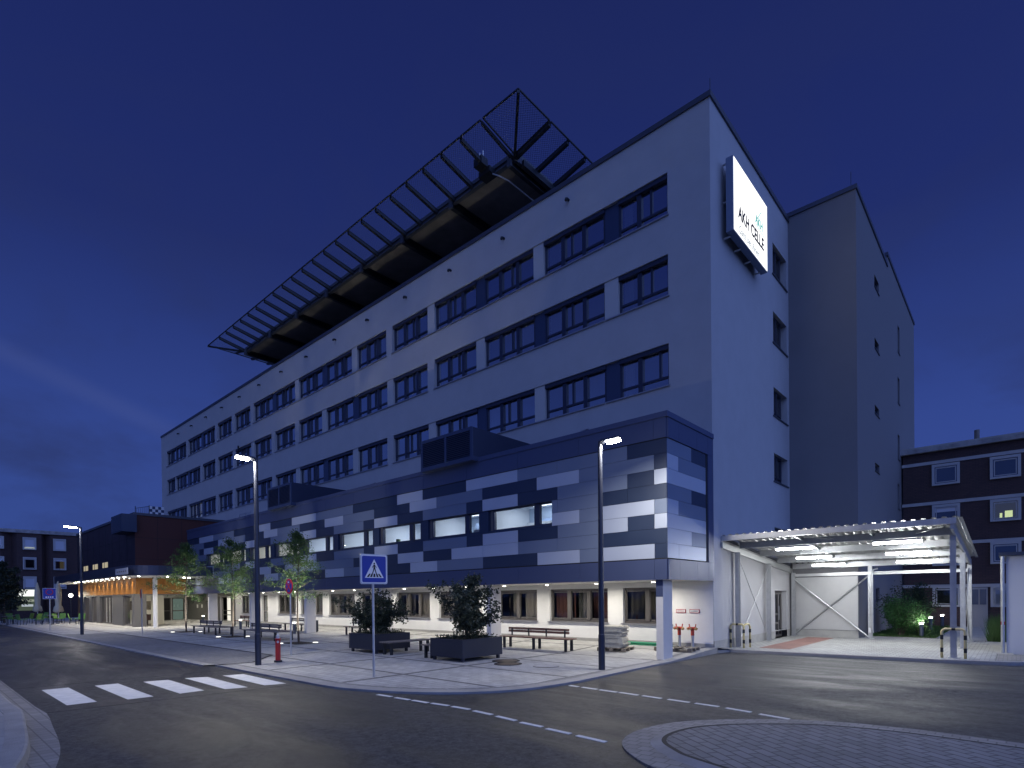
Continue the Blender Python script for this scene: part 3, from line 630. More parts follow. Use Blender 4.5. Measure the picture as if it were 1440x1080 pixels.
for r in range(8):
    z1, z0 = ZB[r], ZB[r+1]
    for a, b, c in PAT16[r]:
        xs = [bx(a)]; i = a
        while i < b-1e-6:
            st = 2 if (b-i) != 3 else 3
            i = min(b, i+st); xs.append(bx(i))
        for p, q in zip(xs, xs[1:]):
            p = min(p, 0); 
            if p-q < .05: continue
            cell(q, p, max(z0, z0), z1, CM[c]) if not (r in (3,4) and q < strip_r-.02 and p > strip_l+.02 and a > 0 and p < strip_r) else None
# narrow leftovers above/below the window strip are part of rows 3 and 4
mb.box(strip_l, strip_r, .0, .032, WZ1+.004, 5.155-.004+.004, M_cladD); mb.box(strip_l, strip_r, .0, .032, 4.294, WZ0-.002, M_cladD)
# +x side panels
SY = [0,.75,1.65,2.72]
SP = [('M',(0,2)),('D',(2,3))],[('L',(0,1)),('M',(1,3))],[('L',(0,3))],[('M',(0,2)),('D',(2,3))],[('L',(0,1)),('M',(1,3))],[('L',(0,3))],[('L',(0,2)),('M',(2,3))],[('L',(0,1)),('L',(1,3))]
for r in range(8):
    for c, (a, b) in SP[r]: mb.box(-.03, .0, SY[a]+G/2+(.033 if a == 0 else 0), SY[b]-G/2, ZB[r+1]+G/2, ZB[r]-G/2, CM[c])
under(mb.build('cladding_panels'), ax)
# dark reveal line and trims
mb = MB()
mb.box(-.028, .0, 2.74, 2.84, ZR0, ZR1, M_joint)
tr = [0.0]+[-.40-2.66*i for i in range(15)]+[AX0]
for a, b in zip(tr, tr[1:]):
    mb.box(b+G/2, a-G/2, -.03, .03, 6.475, 7.06, M_trim); mb.box(b+G/2, a-G/2, -.03, .03, ZS if b > -35.9 else 2.36, 2.955, M_trim)
for a, b in ((-.03,.75),(.75,2.0),(2.0,2.84),(2.84,Y0-.0)):
    mb.box(-.03 if a > 0 else -.03+G, .03, max(a,.03)+G/2 if a > 0 else .03+G/2, b-G/2, 6.475, 7.06, M_trim); mb.box(-.03, .03, max(a,.03)+G/2, b-G/2, ZS, 2.955, M_trim)
mb.box(0.0-.03, .03, 2.845, Y0-.005, 2.96, 6.47, M_trim)
mb.box(AX0, .0, -.012, .02, 2.957, 2.988, M_joint); mb.box(AX0, .0, -.012, .02, 6.462, 6.474, M_joint)
mb.box(AX0-.03, .06, -.06, .35, 7.06, 7.22, M_trim); mb.box(-.32, .06, .35, Y0-.01, 7.06, 7.22, M_trim)
under(mb.build('trim'), ax)
# ribbon windows
for k, xr in enumerate(SEGX):
    f = MB(); D0, D1 = .10, .20
    w = 3.545
    xl = xr-3.04          # left end of frame, then reveal and pier
    f.box(xl,xr,D0,D1,WZ1-.05,WZ1-.001,M_frame); f.box(xl,xr,D0,D1,WZ0+.001,WZ0+.045,M_frame)
    for a, b in ((0,.05),(.59,.84),(2.78,2.84),(2.98,3.04)): f.box(xr-b, xr-a-.001, D0-.02, D1, WZ0+.002, WZ1-.002, M_frame)
    f.box(xr-2.98, xr-2.84, D0-.01, D1, WZ0+.002, WZ1-.002, M_gframe)
    o = f.build('ribbon_window', ax)
    if k < 8: mbp = MB().box(xl-.505, xl, .02, .33, WZ0+.001, WZ1-.001, M_cladD).build('window_pier', ax)
    g = MB(); g.quad([(xr-3.0,.15,WZ0+.03),(xr-.03,.15,WZ0+.03),(xr-.03,.15,WZ1-.03),(xr-3.0,.15,WZ1-.03)], M_glassL); g.build('pane', o)
# the lit rooms behind: white corridor box with partitions, ceiling lamps and a few things on the sill
M_room = mat('room_white', (0.70,0.74,0.80), 0.9); M_roomw = mat('room_warm', (0.72,0.69,0.6), 0.9)
mb = MB(); mb.quad([(strip_l,2.6,3.6),(strip_r,2.6,3.6),(strip_r,2.6,5.5),(strip_l,2.6,5.5)], mat('room_blue', (0.42,0.52,0.68), .9)); mb.quad([(strip_l,.34,5.5),(strip_l,2.6,5.5),(strip_r,2.6,5.5),(strip_r,.34,5.5)], M_room)
mb.quad([(strip_l,.34,3.6),(strip_r,.34,3.6),(strip_r,2.6,3.6),(strip_l,2.6,3.6)], M_room)
for k, xr in enumerate(SEGX): mb.box(xr-3.30, xr-3.20, .34, 2.6, 3.6, 5.5, M_room if k < 5 else M_roomw)
mb.box(strip_r, strip_r+.05, .34, 2.6, 3.6, 5.5, M_room)
under(mb.build('rooms'), ax)
random.seed(11)
for k, xr in enumerate(SEGX):
    mb = MB(); mb.quad([(xr-2.5,.9,5.47),(xr-2.5,2.1,5.47),(xr-1.3,2.1,5.47),(xr-1.3,.9,5.47)], M_dark if k == 77 else emis('room_ceiling_lamp', (0.86,0.94,1.0), 3.5))
    mb.build('ceiling_lamp', ax)
    area('room_light', ax, (xr-1.6, 1.5, 5.42), (19 if k < 5 else 14)*(1+.25*random.uniform(-1,1)), 1.2, (0.80,0.9,1.0) if k < 5 else (1,.93,.8))
    mb = MB()
    if k % 3 == 0: mb.box(xr-2.4,xr-1.2,1.5,2.3,4.2,4.75+.1*(k%2),M_room); mb.box(xr-2.5,xr-1.1,2.35,2.5,4.3,5.0,mat('cabinet', (0.20,0.27,0.42), .7))
    elif k % 3 == 1: mb.box(xr-2.2,xr-1.0,2.0,2.5,4.2,5.1,mat('cabinet', (0.20,0.27,0.42), .7)); mb.box(xr-.9,xr-.5,.6,.9,4.3,4.6,M_roomw)
    else: mb.box(xr-2.1,xr-.9,2.2,2.55,4.2,4.95,mat('cabinet', (0.20,0.27,0.42), .7)); mb.tube([(xr-2.5,.7,4.4),(xr-2.5,.7,4.62)],.1,mat('pot_plant',(.08,.14,.05),.9),7)
    mb.build('furniture', ax)
# blade columns
for i, x in enumerate([-.20, -7.27, -14.37, -21.45, -28.55, -35.6]):
    mb = MB(); xx = .23; dd = .58
    mb.box(-xx, 0, .11, .11+dd, 0, ZS, mat('column_plaster', (0.62,0.61,0.60), .75, noise=.04, bump=.2, bscale=60)); mb.box(-xx+.002,-.002,.104,.11,1.86,ZS,M_trim) if i == 0 else None
    o = bevel(mb.build('column', ax), .01); o.location = (x, 0, 0)
# downlights in the soffit
M_dl = emis('downlight_lens', (1.0,0.93,0.80), 45.0)
for i in range(15):
    x = -1.57-2.28*i
    mb = MB(); mb.tube([(0,0,.0),(0,0,-.03)], .085, M_soffit, 16); o = mb.build('downlight', ax); o.location = (x, 2.1, ZS+.02)
    mb = MB(); mb.tube([(0,0,-.028),(0,0,-.036)], .06, M_dl, 16); l = mb.build('lens', o)
    area('downlight_lamp', o, (0,0,-.05), 38, .12, (1,.94,.82), spread=R(165))
# two louvred plant housings standing on the annex roof
for i, (x0, x1, yb, lab) in enumerate(((-10.78,-7.72,3.05,'large navy louvred ventilation housing on the annex roof, nearer the street lamp on the right'),(-25.0,-22.12,3.1,'navy louvred ventilation housing on the annex roof, farther left behind the left street lamp'))):
    t = thing('ventilation_housing', lab, 'vent housing', ((x0+x1)/2, -.35, 7.08), group='ventilation housings on the annex roof')
    w = (x1-x0)/2; mb = MB()
    mb.box(-w,w,.06,yb+.35+.15,.17,1.26,mat('vent_navy', (0.03,0.04,0.08), .45, .3)); mb.box(-w,w,.0,.06,1.14,1.27,M_panelD); mb.box(-w,w,.0,.06,.0,.17,M_panelD); mb.box(-w,w,.06,.34,.0,.17,M_panelD)
    for a in (-w, -.06, w-.12): mb.box(a,a+.12,.0,.06,.17,1.14,M_panelD)
    mb.build('casing', t)
    mb = MB(); 
    for s in ((-w+.12,-.06),(.06,w-.12)):
        for k in range(13):
            z = .20+k*.072; mb.hexa([(s[0],.0,z),(s[1],.0,z),(s[1],.055,z+.04),(s[0],.055,z+.04),(s[0],.0,z+.015),(s[1],.0,z+.015),(s[1],.055,z+.055),(s[0],.055,z+.055)], M_panelD)
    mb.build('louvre', t)

# ================================================================== STAIR TOWER
tw = thing('stair_tower', 'windowless grey rendered stair tower behind the carport with small slit windows on its right side', 'building', (0,11.79,0))
TX = 2.62
mb = MB()
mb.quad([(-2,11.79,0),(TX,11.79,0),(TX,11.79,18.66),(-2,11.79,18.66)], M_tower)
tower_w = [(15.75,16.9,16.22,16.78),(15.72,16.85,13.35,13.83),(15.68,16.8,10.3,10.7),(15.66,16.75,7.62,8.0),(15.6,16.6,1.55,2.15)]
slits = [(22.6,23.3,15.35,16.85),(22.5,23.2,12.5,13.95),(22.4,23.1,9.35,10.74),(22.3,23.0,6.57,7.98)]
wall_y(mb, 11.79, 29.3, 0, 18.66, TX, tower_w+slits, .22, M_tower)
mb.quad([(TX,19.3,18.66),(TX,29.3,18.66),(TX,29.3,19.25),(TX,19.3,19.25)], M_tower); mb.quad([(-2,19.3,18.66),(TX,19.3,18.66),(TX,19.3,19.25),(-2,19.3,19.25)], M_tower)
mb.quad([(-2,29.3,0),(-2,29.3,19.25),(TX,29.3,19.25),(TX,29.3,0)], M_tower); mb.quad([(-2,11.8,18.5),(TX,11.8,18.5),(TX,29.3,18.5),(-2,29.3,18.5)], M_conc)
under(mb.build('wall'), tw)
mb = MB(); mb.box(-.25,TX+.05,11.73,11.95,18.62,18.80,M_coping); mb.box(TX-.2,TX+.05,11.95,19.3,18.62,18.80,M_coping); mb.box(-.25,TX+.05,19.25,19.45,19.2,19.38,M_coping); mb.box(TX-.2,TX+.05,19.45,29.35,19.2,19.38,M_coping)
under(mb.build('roof_coping'), tw)
mb = MB()
for a in tower_w+slits: mb.box(TX-.21,TX-.2,a[0],a[1],a[2],a[3],M_dark)
under(mb.build('interior'), tw)
for a in tower_w+slits:
    mb = MB(); w = a[1]-a[0]; h = a[3]-a[2]
    for p,q,r_,s_ in ((0,.05,0,h),(w-.05,w,0,h),(.05,w-.05,0,.05),(.05,w-.05,h-.05,h)): mb.box(-.14,-.08,p,q,r_,s_,M_frame)
    mb.box(-.15,.04,-.03,w+.03,-.03,0,M_coping)
    f = mb.build('window', tw); f.location = (TX, a[0]-11.79, a[2])
    mb = MB(); mb.quad([(-.10,.03,.03),(-.10,w-.03,.03),(-.10,w-.03,h-.03),(-.10,.03,h-.03)], M_glass); mb.build('pane', f)
mb = MB(); mb.box(.05,TX,11.75,11.787,.05,.34,M_concL); under(mb.build('plinth'), tw)
mb = MB(); mb.box(.10,TX-.02,11.755,11.787,.36,2.62,mat('lit_wall_tone', (0.47,0.47,0.47), .5, .2, noise=.04)); under(mb.build('lit_wall_sheet'), tw)  # carport light on the tower wall, painted in as a paler sheet
for i in range(2):
    mb = MB(); mb.tube([(0,0,0),(0,0,.75)], .012, M_steelD, 5); o = mb.build('lightning_rod', main if i == 0 else tw); o.location = (-.1,.3,ZT+.1) if i == 0 else (TX-.2,.15,18.75)
# illuminated sign box high on the corner
sg = thing('illuminated_sign', 'glowing white square sign box reading AKH CELLE high on the side wall', 'sign', (.45, 4.12, 14.23))
mb = MB(); SW, SH = 3.45, 2.52
mb.box(-.26,-.01,0,SW,0,SH,M_cladM); bevel(mb.build('sign_box', sg), .01)
mb = MB(); mb.quad([(.0,.03,.03),(.0,SW-.03,.03),(.0,SW-.03,SH-.03),(.0,.03,SH-.03)], emis('sign_face', (0.97,0.98,1.0), 1.6)); mb.build('sign_face', sg)
for y in (.25,1.2,2.2,3.2):
    for z in (-.03, SH+.0) if y > .3 else (-.03,1.2,SH):
        mb = MB(); mb.tube([(-.44,y,z),(-.20,y,z)], .035, M_galv, 6); mb.build('fixing', sg)
def text(body, size, loc, parent, m, name='lettering', shear=0.0, rot=(R(90),0,R(90)), align='LEFT', ext=.004, xs=1.0, bold=0.0):
    c = bpy.data.curves.new(name, 'FONT'); c.body = body; c.size = size; c.extrude = ext; c.shear = shear; c.align_x = align; c.resolution_u = 3; c.offset = bold
    o = bpy.data.objects.new(name, c); C.objects.link(o); bpy.context.view_layer.update()
    me = bpy.data.meshes.new_from_object(o.evaluated_get(bpy.context.evaluated_depsgraph_get())); bpy.data.objects.remove(o); bpy.data.curves.remove(c)
    me.materials.clear(); me.materials.append(m); p = bpy.data.objects.new(name, me); C.objects.link(p); p.parent = parent; p.location = loc; p.rotation_euler = rot; p.scale = (xs,1,1); return p
M_teal = emis('logo_teal', (0.20,0.62,0.60), .8); M_grey = emis('letter_grey', (0.45,0.52,0.58), .75)
text('AKH', .46, (.01, 2.1, 1.27), sg, M_teal, xs=.85, bold=.010)
text('AKH CELLE', .60, (.01, .42, .62), sg, mat('letter_black', (0.01,0.012,0.02), .6), xs=.86, bold=.014)
text('Ganz bei Ihnen', .40, (.01, .42, .12), sg, M_grey, shear=.25, xs=.85)
mb = MB(); mb.bar((.012,2.25,1.45),(.012,2.75,1.95),.03,.01,M_teal,up=(1,0,0)); mb.bar((.012,2.1,1.22),(.012,3.1,1.14),.02,.01,M_teal,up=(1,0,0)); mb.build('logo_stroke', sg)
area('sign_glow', sg, (.06, SW/2, SH/2), 45, SW*.9, (.95,.97,1), (1,0,0), sy=SH*.9)

# ================================================================== HELIPAD
hp = thing('helipad', 'rooftop helicopter deck on steel posts with a cantilevered ring of wire safety nets', 'helipad', (-8.8, 3.4, 21.1))
def H(mb, name='p', parent=None):
    o = mb.build(name); return under(o, parent or hp)
DX0, DX1, DY0, DY1, DZ = -36.8, -8.85, 3.45, 30.0, 21.12
mb = MB(); mb.box(DX0, DX1, DY0+.1, DY1, DZ+.06, DZ+.32, M_conc); H(mb, 'deck_slab')
mb = MB(); mb.box(DX0, DX1+.0, DY0-.04, DY0+.10, DZ-.10, DZ+.34, M_steelB); mb.box(DX0,DX1,DY0-.10,DY0-.04,DZ-.10,DZ-.04,M_steelB); H(mb, 'edge_beam')
mb = MB(); mb.box(DX1, DX1+.14, DY0-.04, DY1, DZ-.10, DZ+.34, M_steelB); H(mb, 'edge_beam')
mb = MB(); mb.box(DX1+.3, DX1+.42, DY0+.2, DY1, DZ-.35, DZ-.1, M_steelD); mb.tube([(DX1+.22,DY0+.1,DZ-.22),(DX1+.22,DY1,DZ-.22)], .05, M_steelD); H(mb, 'gutter_pipe')
mb = MB(); mb.box(DX0-.14, DX0, DY0-.04, DY1, DZ-.10, DZ+.34, M_steelB); H(mb, 'edge_beam')
bxs = [-8.95,-12.81,-16.7,-20.6,-24.5,-28.4,-32.4,-36.6]
for x in bxs:
    mb = MB(); mb.box(x-.10,x+.10,DY0-.12,DY1,DZ-.34,DZ-.30,M_steelD); mb.box(x-.02,x+.02,DY0+.0,DY1,DZ-.30,DZ+.02,M_steelD); mb.box(x-.10,x+.10,DY0-.12,DY1,DZ+.02,DZ+.058,M_steelD); mb.box(x-.11,x+.11,DY0-.22,DY0-.12,DZ-.36,DZ+.05,M_steelB); H(mb, 'cross_beam')
    for y in (6.0, 14.0):
        mb = MB(); mb.box(x-.09,x+.09,y-.09,y+.09,18.3,DZ-.34,M_steelB); H(mb, 'post')
mb = MB(); mb.box(DX0,DX1,5.9,6.1,DZ-.68,DZ-.36,M_steelD); H(mb, 'main_beam')
# nets: one bay modelled, the rest are copies
NW = 1.97; BW = 1.275
def net_bay(w, key):
    f = MB(); z0, z1 = .02, .38
    c = [(0.03,0,z0),(w-.03,0,z0),(w-.03,-NW,z1),(0.03,-NW,z1)]
    for a, b in zip(c, c[1:]+c[:1]): f.tube([a,b], .042, M_steelD, 5)
    n = MB(); s = .135; zz = lambda y: z0+(z1-z0)*(-y/NW)
    k = -NW
    while k < w+NW:
        for sg_ in (1,-1):
            pts = []
            for t in (0, NW):
                x = k+t if sg_ == 1 else k+NW-t
                pts.append((x, -t))
            (xa,ya),(xb,yb) = pts
            def clip(t): return (xa+(xb-xa)*t, ya+(yb-ya)*t)
            t0, t1 = 0.0, 1.0; dx = xb-xa
            ta, tb = (0.04-xa)/dx, (w-.04-xa)/dx
            if ta > tb: ta, tb = tb, ta
            t0, t1 = max(t0,ta), min(t1,tb)
            if t1-t0 > .02:
                p, q = clip(t0), clip(t1); n.tube([(*p,zz(p[1])),(*q,zz(q[1]))], .0045, M_steelD, 3, cap=False)
        k += s
    return f, n
proto = {}
def bay(loc, rz, w, key):
    if key not in proto:
        f, n = net_bay(w, key); proto[key] = (f.build('net_frame').data, n.build('wire_mesh').data)
        for o in [o for o in C.objects if o.name in ('net_frame','wire_mesh') and o.parent is None]: bpy.data.objects.remove(o)
        r = MB(); r.box(-.07,.07,-.2,.0,-.16,-.04,M_steelD)
        r.hexa([(-.075,-NW+.05,.22),(.075,-NW+.05,.22),(.075,0,-.18),(-.075,0,-.18),(-.075,-NW+.05,.35),(.075,-NW+.05,.35),(.075,0,-.02),(-.075,0,-.02)], M_steelD)
        proto[key] += (r.build('net_bracket').data,); bpy.data.objects.remove([o for o in C.objects if o.name == 'net_bracket' and o.parent is None][0])
    fr, wm, rb = proto[key]
    a = bpy.data.objects.new('net_frame', fr); C.objects.link(a); a.parent = hp; a.location = Vector(loc)-hp.location; a.rotation_euler = (0,0,rz)
    b = bpy.data.objects.new('wire_mesh', wm); C.objects.link(b); b.parent = a; b.hide_render = False
    c = bpy.data.objects.new('net_bracket', rb); C.objects.link(c); c.parent = a
x = DX1-.0; nb = 22; bw = (DX1-DX0)/nb
for i in range(nb): bay((DX0+i*bw, DY0-.05, DZ+.10), 0, bw, 'a')
mb = MB(); mb.hexa([(DX1-.05,DY0-NW,DZ+.32),(DX1+.05,DY0-NW,DZ+.32),(DX1+.05,DY0-.05,DZ-.08),(DX1-.05,DY0-.05,DZ-.08),(DX1-.05,DY0-NW,DZ+.44),(DX1+.05,DY0-NW,DZ+.44),(DX1+.05,DY0-.05,DZ+.08),(DX1-.05,DY0-.05,DZ+.08)], M_steelD); H(mb, 'net_bracket')
for i in range(8): bay((DX1+.10, DY0+i*bw, DZ+.10), R(90), bw, 'a')
for i in range(4): bay((DX0-.10, DY0+(i+1)*bw, DZ+.10), R(-90), bw, 'a')
# corners with a diagonal arm
for sx, cx in ((1, DX1+.10), (-1, DX0-.10)):
    f = MB(); P = lambda u, v: (cx+sx*u, DY0-.05-v, DZ+.10+.02+.36*max(u,v)/NW)
    O, A, B, Q = P(0.03,0.03), P(NW,0.03), P(0.03,NW), P(NW,NW)
    for a, b in ((A,Q),(Q,B),(O,A),(O,B)): f.tube([a,b], .042, M_steelD, 5)
    f.hexa([(O[0]-.04,O[1]-.04,O[2]-.18),(O[0]+.04,O[1]+.04,O[2]-.18),(Q[0]+.04,Q[1]+.04,Q[2]-.14),(Q[0]-.04,Q[1]-.04,Q[2]-.14),(O[0]-.04,O[1]-.04,O[2]-.03),(O[0]+.04,O[1]+.04,O[2]-.03),(Q[0]+.04,Q[1]+.04,Q[2]-.02),(Q[0]-.04,Q[1]-.04,Q[2]-.02)], M_steelD)
    o = H(f, 'corner_net_frame'); n = MB(); s = .135; k = -NW
    while k < NW:
        for g_ in (0,1):
            a0 = max(0,-k); a1 = min(NW, NW-k)
            if g_ == 0: n.tube([P(a0,a0+k), P((a0+a1)/2,(a0+a1)/2+k), P(a1,a1+k)], .0045, M_steelD, 3, cap=False)
            else:
                c_ = k+NW; a0 = max(0,c_-NW); a1 = min(NW,c_); n.tube([P(a0,c_-a0), P(c_/2,c_/2) if a0 <= c_/2 <= a1 else P((a0+a1)/2, c_-(a0+a1)/2), P(a1,c_-a1)], .0045, M_steelD, 3, cap=False)
        k += s
    n.build('wire_mesh', o)
# floodlight cluster and ladder hatch at the near corner
mb = MB(); mb.box(-10.6,-9.9,3.0,3.5,20.95,21.2,M_steelD); mb.box(-10.5,-10.0,2.6,3.0,21.15,21.5,M_steelD)
for x in (-10.45,-10.25,-10.05): mb.tube([(x,2.75,21.5),(x,2.75,21.75)], .03, M_galv, 6)
mb.tube([(-9.9,3.2,20.9),(-9.5,3.2,20.6),(-9.3,3.6,20.5),(-9.3,6,20.5)], .03, M_galv, 6); H(mb, 'floodlight')

# ================================================================== MAROON CUBE, CANOPY, ENTRANCE
br = thing('entrance_pavilion', 'dark maroon clad cube with an orange lit band, left of the clad annex', 'building', (-39.5,-3.42,0))
mb = MB()
mb.quad([(-58.5,-3.42,3.55),(-39.5,-3.42,3.55),(-39.5,-3.42,8.08),(-58.5,-3.42,8.08)], M_brownD)
mb.quad([(-39.5,-3.42,3.55),(-39.5,Y0,3.55),(-39.5,Y0,8.08),(-39.5,-3.42,8.08)], M_brown)
mb.quad([(-58.5,-3.42,8.08),(-39.5,-3.42,8.08),(-39.5,Y0,8.08),(-58.5,Y0,8.08)], M_conc); mb.quad([(-58.5,-3.42,0),(-58.5,-3.42,8.08),(-58.5,14,8.08),(-58.5,14,0)], M_brownD)
under(mb.build('wall'), br)
mb = MB()     # fine shadow gaps between the cladding sheets
for z in (4.9,6.45): mb.box(-58.5,-39.5,-3.428,-3.42,z,z+.02,M_joint); mb.box(-39.5,-39.492,-3.42,Y0,z,z+.02,M_joint)
for k in range(9): mb.box(-41.6-2.1*k,-41.58-2.1*k,-3.428,-3.42,4.3,8.0,M_joint)
for k in range(4): mb.box(-39.5,-39.492,-2.0+1.6*k,-1.98+1.6*k,4.3,8.0,M_joint)
under(mb.build('cladding_joint'), br)
mb = MB(); mb.box(-58.6,-39.42,-3.50,-3.2,8.06,8.24,M_coping); mb.box(-39.72,-39.42,-3.2,Y0,8.06,8.24,M_coping); under(mb.build('roof_coping'), br)
for a, b in ((-55.9,-54.0),(-52.4,-50.4),(-49.0,-47.05)):
    mb = MB(); mb.box(a,b,-3.44,-3.421,4.55,5.12,M_frame); o = under(mb.build('window'), br); mb = MB()
    mb.quad([(a+.1,-3.445,4.62),(a+.62,-3.445,4.62),(a+.62,-3.445,5.05),(a+.1,-3.445,5.05)], emis('lit_window', (1.0,.88,.62), .42)); mb.quad([(a+.8,-3.445,4.62),(b-.1,-3.445,4.62),(b-.1,-3.445,5.05),(a+.8,-3.445,5.05)], emis('lit_window', (1,.9,.65), .42)); p = mb.build('pane', o)
mb = MB(); mb.box(-41.75,-38.15-.8,-4.35,-3.43,6.78,8.02,M_cladD)
for k in range(12): mb.box(-41.6,-39.1,-4.38,-4.35,6.9+k*.09,6.94+k*.09,M_panelD)
under(mb.build('vent_housing'), br)
# orange band (lit from downlights), glazing and pillars below
mb = MB(); mb.box(-58.4,-39.5,-3.40,-3.32,2.38,3.55,M_orange); mb.box(-39.58,-39.5,-3.32,-.1,2.38,3.55,M_orange); under(mb.build('timber_band'), br)
mb = MB(); mb.box(-58.4,-39.52,-3.38,-3.30,2.28,2.379,M_pill); mb.box(-39.6,-39.52,-3.30,-.1,2.28,2.379,M_pill); under(mb.build('lintel'), br)
for a, b in ((-43.1+.0,-42.9),(-46.3,-43.2),(-51.6,-50.4),(-54.4,-53.2),(-57.0,-56.2)):
    if b-a < .3: continue
    mb = MB(); mb.box(a,b,-3.36,-2.9,0,2.28,M_pill); under(mb.build('pillar'), br)
mb = MB(); mb.box(-40.0,-39.5,-3.55,-2.76,0,2.38,M_pill); under(mb.build('pillar'), br)
for a, b in ((-43.2,-40.0),(-50.4,-46.3),(-53.2,-51.6),(-56.2,-54.4)):
    mb = MB(); n = 1 if a == -43.2 else max(2, round((b-a)/1.0)); t = .06
    for i in range(n+1): x = a+(b-a-t)*i/n; mb.box(x,x+t,-3.26,-3.16,.02,2.28,M_gframe)
    mb.box(a,b,-3.255,-3.165,2.16,2.28,M_gframe); mb.box(a,b,-3.255,-3.165,.02,.12,M_gframe)
    f = under(mb.build('shop_window'), br); mb = MB(); mb.quad([(a,-3.2,.1),(b,-3.2,.1),(b,-3.2,2.2),(a,-3.2,2.2)], M_glassL); mb.build('pane', f)
for i in range(11):
    x = -54.6+1.42*i; mb = MB(); mb.tube([(0,0,0),(0,0,-.02)], .05, M_soffit, 10); o = mb.build('wall_washer', br); o.location = (x+39.5, -.16, 3.545); mb = MB(); mb.tube([(0,0,-.019),(0,0,-.028)], .035, emis('washer_lens', (1,.9,.7), 25), 10); mb.build('lens', o); area('washer_lamp', o, (0,0,-.05), 3.2, .06, (1,.88,.65), (0,.22,-1), spread=R(70))
# lobby interior: warm walls, tables and shelves, ceiling light
mb = MB(); mb.quad([(-58.4,-.6,.02),(-43.2,-.6,.02),(-43.2,-.6,2.6),(-58.4,-.6,2.6)], M_roomw); mb.quad([(-43.2,-.6,.02),(-40.2,-2.3,.02),(-40.2,-2.3,2.6),(-43.2,-.6,2.6)], M_roomw)
mb.quad([(-58.4,-3.2,.015),(-40,-3.2,.015),(-40,-.6,.015),(-58.4,-.6,.015)], M_pill); mb.quad([(-58.4,-3.2,2.6),(-58.4,-.6,2.6),(-40,-.6,2.6),(-40,-3.2,2.6)], M_white)
mb.box(-45.1,-45.0,-3.15,-.62,.02,2.58,M_white); under(mb.build('lobby_room'), br)
for x in (-42.6,-48.5,-52.5,-56): area('lobby_light', br, (x+39.5, 1.6, 2.5), 50, .8, (1,.88,.68))
random.seed(2)
mb = MB()
for x in (-43.6,-42.4,-49.5,-48.2,-47.1,-55.2):
    mb.box(x,x+.7,-2.4,-1.7,.68,.72,M_gframe); mb.box(x+.32,x+.38,-2.1,-2.0,.02,.68,M_gframe)
    for s in (-.35,.85): mb.box(x+s,x+s+.4,-2.3,-1.9,.40,.44,M_wood); mb.box(x+s,x+s+.04,-2.3,-1.9,.44,.85,M_wood)
under(mb.build('lobby_furniture'), br)
mb = MB(); mb.box(-44.99,-44.96,-2.9,-1.0,1.15,1.85,mat('picture_grey', (.16,.15,.14), .8, noise=.8, nscale=3)); under(mb.build('wall_picture'), br)
# canopy slab with rounded corner
cn = thing('entrance_canopy', 'flat dark blue canopy with a rounded corner and rows of downlights over the hospital entrance', 'canopy', (-37,-4.9,0))
cx1, cy1, rr = -34.45, -4.95, 1.9
out = [(-60,.0),(-60,cy1)]+[(cx1-rr+rr*math.cos(a), cy1+rr+rr*math.sin(a)) for a in [R(-90+90*i/10) for i in range(11)]]+[(cx1,-.03),(AX0-.05,-.03),(AX0-.05,0)]
mb = MB(); mb.prism(out, 3.56, 4.2, M_fasc); under(mb.build('fascia'), cn)
ins = [(-59.9,-.05),(-59.9,cy1+.12)]+[(cx1-rr+(rr-.12)*math.cos(a), cy1+rr+(rr-.12)*math.sin(a)) for a in [R(-90+90*i/10) for i in range(11)]]+[(cx1-.12,-.05)]
mb = MB(); mb.prism(ins, 3.53, 3.558, M_soffit); under(mb.build('soffit'), cn)
mb = MB(); mb.quad([(AX0,-.03,3.53),(AX0,Y0,3.53),(-35.9,Y0,3.53),(-35.9,-.03,3.53)], M_soffit); mb.box(-35.95,-35.9,.0,Y0,ZS,3.53,M_pill); under(mb.build('inner_soffit'), cn)
M_dlc = emis('canopy_lens', (1.0,0.93,0.78), 60.0)
spots = [(-53.0+1.55*i, -4.55) for i in range(11)]+[(-35.6,-4.2),(-35.3,-2.6),(-36.5,-1.2),(-38.0,-2.6),(-37.4,-.6)]
for x, y in ((-41.5,1.2),(-44.5,1.2),(-47.5,1.2),(-47.5,-1.6),(-43.6,-1.2),(-38.2,1.6)): spots.append((x,y))  # further downlights added to brighten the dark entrance recess
for i, (x, y) in enumerate(spots):
    mb = MB(); mb.tube([(0,0,0),(0,0,-.02)], .10, M_soffit, 14); o = mb.build('downlight', cn); o.location = (x+37, y+4.9, 3.53)
    mb = MB(); mb.tube([(0,0,-.019),(0,0,-.03)], .08, M_dlc, 14); mb.build('lens', o)
    area('downlight_lamp', o, (0,0,-.05), 27, .14, (1,.92,.76), spread=R(130))
mb = MB(); mb.tube([(0,0,0),(0,0,3.53)], .14, M_white, 16); o = mb.build('column', cn, smooth=False); o.location = (-37.3+37, -2.8+4.9, 0)
# pale name board on the canopy edge
mb = MB(); mb.box(-37.8,-33.95-.9,-5.0,-4.955,3.62,4.03,mat('sign_panel', (0.45,0.47,0.52), .4)); o = under(mb.build('name_board'), cn)
for i in range(5): mb = MB(); mb.box(-37.4+i*.5,-37.1+i*.5,-5.006,-5.0,3.78,3.86,M_pill); mb.build('lettering', o)
